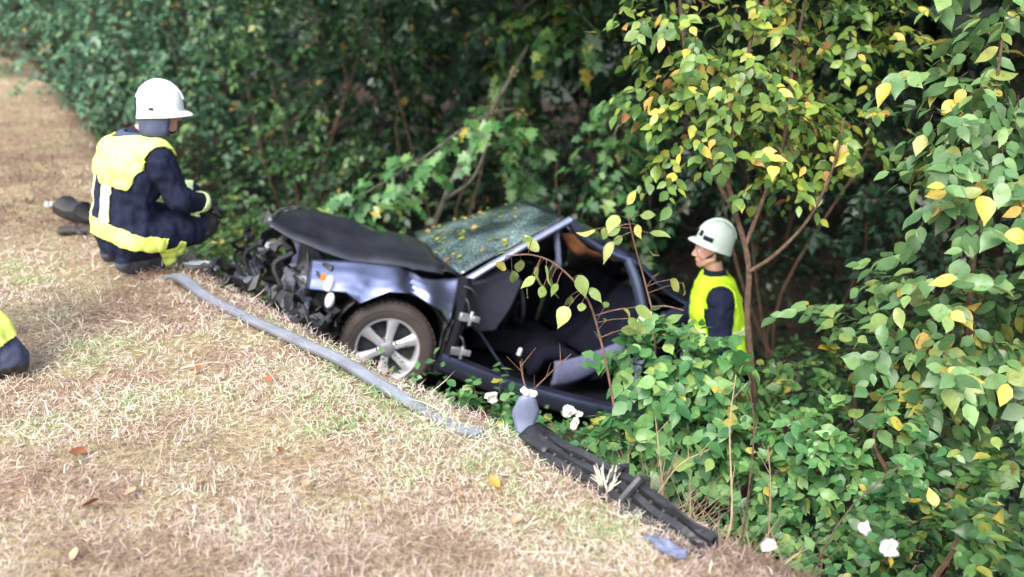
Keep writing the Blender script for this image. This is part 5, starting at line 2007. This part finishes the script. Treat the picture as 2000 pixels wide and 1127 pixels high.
for k in range(5):
    q = np.array([.045 + .009 * k, 2.975 + rg.uniform(-.01, .01), .182 + rg.uniform(-.008, .012)])
    m.tube([q + [-.012, 0, -.006], q, q + [.012, 0, rg.uniform(-.004, .01)]], [.008, .015, .007], 7)
m.build('foam_end', M_CREAM, root, off=root.location)
lump('bumper_highlight', 'bluish highlight at the bottom end of the black bumper, shaped as a shard', zz(.46, 2.25, .02), (.14, .05, .025), M_TONGUE, 12, rot=-.9)  # highlight on the bumper end, built as a bluish piece

# ------------------------------------------------------------------ pale scraps, bag, leaves
def disc(name, label, cat, c, rx, ry, mat, rot=(0.9, 0, 0), seed=1):
    rows = []
    for i in range(6):
        f = i / 5
        k = lambda a: 1 + .45 * NZ(math.cos(a) * 1.3 + seed * 3.7, math.sin(a) * 1.3, seed * 2.1)
        rows.append([(rx * f * math.cos(a) * k(a), ry * f * math.sin(a) * k(a), rx * (.35 * (1 - f * f) + .8 * NZ(f * math.cos(a) * 2 + seed, f * math.sin(a) * 2, seed))) for a in np.linspace(0, 2 * math.pi, 19)])
    o = MB().grid(rows).build(name, mat, None, solid=.002)
    o.location = c
    o.rotation_euler = rot
    return tag(o, label, cat)


disc('white_scrap', 'round white scrap caught in leaves just right of the grey tongue', 'scrap', (.222, 3.10, .045), .026, .024, M_SCRAP, (1.0, 0, .2), 1)
disc('white_scrap', 'small cream scrap hanging under the round white one', 'scrap', (.245, 3.09, -.005), .018, .026, M_CREAM, (1.1, .3, 0), 2)
disc('white_scrap', 'tiny white scrap at the right of the round one', 'scrap', (.262, 3.11, .028), .014, .014, M_SCRAP, (1.0, 0, .2), 3)
disc('white_scrap', 'white leaf shaped scrap on low green plants before the car', 'scrap', (-.085, 3.30, .005), .034, .024, M_SCRAP, (.7, .3, .4), 4)
disc('white_scrap', 'oval white scrap among leaves near the lower right corner', 'scrap', (1.15, 2.46, -.05), .020, .026, M_SCRAP, (1.1, .2, .3), 5)
disc('plastic_film', 'crumpled pale grey film lying beside the oval white scrap', 'scrap', (1.215, 2.42, -.10), .034, .028, M_SCRAPG, (.8, -.2, .6), 6)
disc('white_scrap', 'flat white scrap low in brambles left of the oval one', 'scrap', (.83, 2.42, -.085), .030, .018, M_SCRAP, (.6, 0, .2), 7)
disc('white_scrap', 'small white scrap lying on grass far left beside black bag', 'scrap', (-3.46, 6.45, gz1(-3.46, 6.45) + .03), .035, .03, M_SCRAP, (.8, 0, 0), 8)

# black equipment bag on the grass behind the crouching firefighter
bp = (-3.03, 5.98, gz1(-3.03, 5.98))
root = empty('equipment_bag', bp, 'black equipment bag lying on the grass behind the crouching firefighter', 'bag')
m = MB()
m.tube([(-.12, .05, .13), (-.09, .03, .13), (-.02, 0, .10), (.05, -.02, .10), (.10, -.04, .055), (.15, -.04, .05)], [.05, .095, .085, .095, .05, .03], 9, flat=.8)
o = m.build('bag_body', M_BLACK, root)
m = MB()
m.tube(catmull([(.12, -.05, .10), (.24, -.08, .05), (.30, -.16, .02)], 5), .012, 6)
m.build('bag_strap', M_BLACK, root)
bp = (-2.85, 5.72, gz1(-2.85, 5.72))
root = empty('glove', bp, 'dark work glove dropped on grass between bag and crouching firefighter', 'glove')
m = MB()
hand(m, (-.07, 0, .03), (1, .25, 0), (0, .2, -1), 1, 1.25, .35)
capsule(m, (-.15, -.02, .03), .05, (-.06, 0, .03), .042, flat=.6)
me = solidify_body(m, np.zeros(3), .008, 3)
me.materials.append(M_GLOVE)
me.polygons.foreach_set('use_smooth', [True] * len(me.polygons))
o = bpy.data.objects.new('glove_skin', me)
COL.objects.link(o)
o.parent = root


def dead_leaf(label, x, y, z, size, mat, seed, tilt=None):
    rg = random.Random(seed)
    rows = []
    for i in range(7):
        f = i / 6
        w = .36 * math.sin(math.pi * min(1, f * .92 + .06)) ** .8
        rows.append([(f - .5, g * w, .22 * (f - .4) ** 2 + .30 * w * abs(g) * rg.uniform(.6, 1.2)) for g in np.linspace(-1, 1, 5)])
    m = MB().grid(rows)
    m.tube([(-.5, 0, .17), (-.75, .05, .2)], .02, 5)
    o = m.build('fallen_leaf', mat, None)
    o.location = (x, y, z)
    o.scale = (size,) * 3
    o.rotation_euler = tilt or (rg.uniform(-.5, .5), rg.uniform(-.5, .3), rg.uniform(0, 6.28))
    return tag(o, label, 'leaf', 'fallen leaves')


FL = [(-1.555, 2.81, .075, M_LEAFB, 'large dark brown curled leaf on grass at the left'), (-1.37, 2.49, .055, M_LEAFB, 'upright rusty brown leaf on the lower left grass'),
      (-1.06, 2.62, .045, M_LEAFP, 'pale pinkish leaf on grass, right of the rusty upright one'), (-1.27, 2.56, .042, M_LEAFP, 'pinkish leaf just beside the rusty upright leaf'),
      (-.84, 2.84, .04, M_LEAFB, 'small brown leaf on grass in the lower middle'), (-1.03, 3.42, .04, M_LEAFB, 'small brown leaf on the grass below the grey strip'),
      (-1.70, 3.68, .05, M_LEAFO, 'orange brown leaf lying in front of the passing trouser leg'), (-1.38, 3.55, .045, M_LEAFB, 'brown leaf midway between trouser leg and car wheel'),
      (-.06, 2.62, .05, M_LEAFO, 'rust coloured leaf on grass beside the black bumper'), (-.70, 2.62, .04, M_LEAFP, 'tan leaf on grass below the small brown leaf'),
      (-1.30, 2.22, .04, M_LEAFP, 'tan leaf near the bottom edge of the grass'), (.02, 2.40, .045, M_LEAFP, 'pinkish leaf on straw left of the bumper lower end')]
for i, (x, y, s, mt, lb) in enumerate(FL):
    dead_leaf(lb, x, y, gz1(x, y) + .028, s, mt, 20 + i, (-.9, 0, .8) if i == 1 else None)

# leaves lying on the wreck
def on_car(p):
    return CAR_POS + CAR_R @ np.array(p)


p = on_car((.14, .05, 1.105))
dead_leaf('single orange leaf lying on the bonnet of the wreck', *p, .065, M_LEAFO, 61, (.2, .25, .4))
rg = np.random.RandomState(9)
P, Dn, Nn = [], [], []
ws = np.array(WS)
e1, e2 = CAR_R @ (ws[15, 10] - ws[5, 10]), CAR_R @ (ws[10, 5] - ws[10, 15])
nw = norm(np.cross(e1, e2))
nw = nw * np.sign(nw[2])
for k in range(75):
    f, g = rg.uniform(.02, .95), rg.uniform(.05, .95)
    if k > 45:
        f = rg.uniform(0, .3)
    P.append(CAR_POS + CAR_R @ ws[int(f * 21), int(g * 21)] + nw * .016)
    Dn.append(e1 * rg.normal() + e2 * rg.normal())
    Nn.append(nw + rg.normal(size=3) * .25)
P, Dn, Nn = np.array(P), np.array(Dn), np.array(Nn)
n = len(P)
V, F = leaf_cloud(P, Dn, Nn, rg.uniform(.025, .065, n), rg.uniform(.9, 1.3, n))
o = npmesh('leaf_litter', V, F, LM['yellow'][0], rnd=np.repeat(np.where(rg.uniform(size=n) < .75, rg.uniform(.1, .7, n), rg.uniform(.9, 1, n)), len(T_V)))
setp(o, kind='stuff', label='small fallen leaves scattered over the shattered windscreen', category='leaves')

# bare stalks and dry stems standing between bumper and bushes
def stalk(label, pts, r, mat=None):
    m = MB()
    base = np.array(pts[0], float)
    pp = catmull(pts, 6)
    m.tube(pp, list(np.linspace(r, r * .45, len(pp))), 7)
    rg = random.Random(len(label))
    for k in range(3):
        i = int(len(pp) * (.45 + .18 * k))
        q = pp[min(i, len(pp) - 2)]
        m.tube([q, q + np.array([rg.uniform(-.06, .06), rg.uniform(-.04, .04), .07])], [r * .4, r * .2], 5)
    o = m.build('dry_stalk', mat or M_STALK, None, off=base)
    o.location = tuple(base)
    return tag(o, label, 'stalk', 'dry stalks by the bumper')


def gp(x, y, h=0.):
    return (x, y, gz1(x, y) + h)


stalk('straight tan stalk standing left of the brown sapling', [gp(.62, 3.0), (.585, 3.05, -.18), (.56, 3.1, .02)], .0045)
stalk('thin pale stalk leaning right above the bumper middle', [gp(.50, 2.75), (.60, 2.80, -.02), (.72, 2.85, .02)], .0036)
stalk('reddish forked stalk rising before the car doorway', [(.02, 2.99, .02), (.06, 3.10, .10), (.15, 3.2, .16), (.24, 3.3, .20)], .0042, M_BARK_RED)
stalk('short reddish twig above the grey tongue', [(.055, 3.0, .18), (.04, 3.02, .23), (.03, 3.03, .29)], .0042, M_BARK_RED)
stalk('grey leafless stem curving by the right of the bumper', [gp(.74, 2.62), (.78, 2.7, -.15), (.80, 2.9, .08), (.86, 3.1, .2)], .0045)
stalk('long bare brown stem crossing toward bottom of the sapling', [gp(.70, 2.30), (.80, 2.6, -.05), (.92, 3.0, .02), (.97, 3.3, .08)], .0045, M_BARK)
stalk('bleached upright stalk in the brambles on the right', [gp(1.02, 2.95), (1.00, 2.97, -.25), (.98, 3.0, -.05)], .0042)
stalk('slanting bare stem low in the right hand brambles', [gp(1.0, 2.55), (1.15, 2.62, -.1), (1.38, 2.75, .02)], .0042, M_BARK)
# pale splintered tuft under the bumper clamp
m = MB()
rg = random.Random(4)
for k in range(26):
    a = rg.uniform(-1, 1)
    b = np.array([.315 + rg.uniform(-.012, .012), 2.585 + rg.uniform(-.015, .015), gz1(.315, 2.585)])
    m.tube([b, b + np.array([a * .02, rg.uniform(-.02, .02), .05]), b + np.array([a * .05, rg.uniform(-.03, .03), rg.uniform(.07, .12)])], [.003, .0028, .001], 5)
o = m.build('straw_tuft', M_CREAM, None, off=(.315, 2.585, 0))
o.location = (.315, 2.585, 0)
tag(o, 'bleached splintered straw tuft beside the bumper clamp', 'tuft')
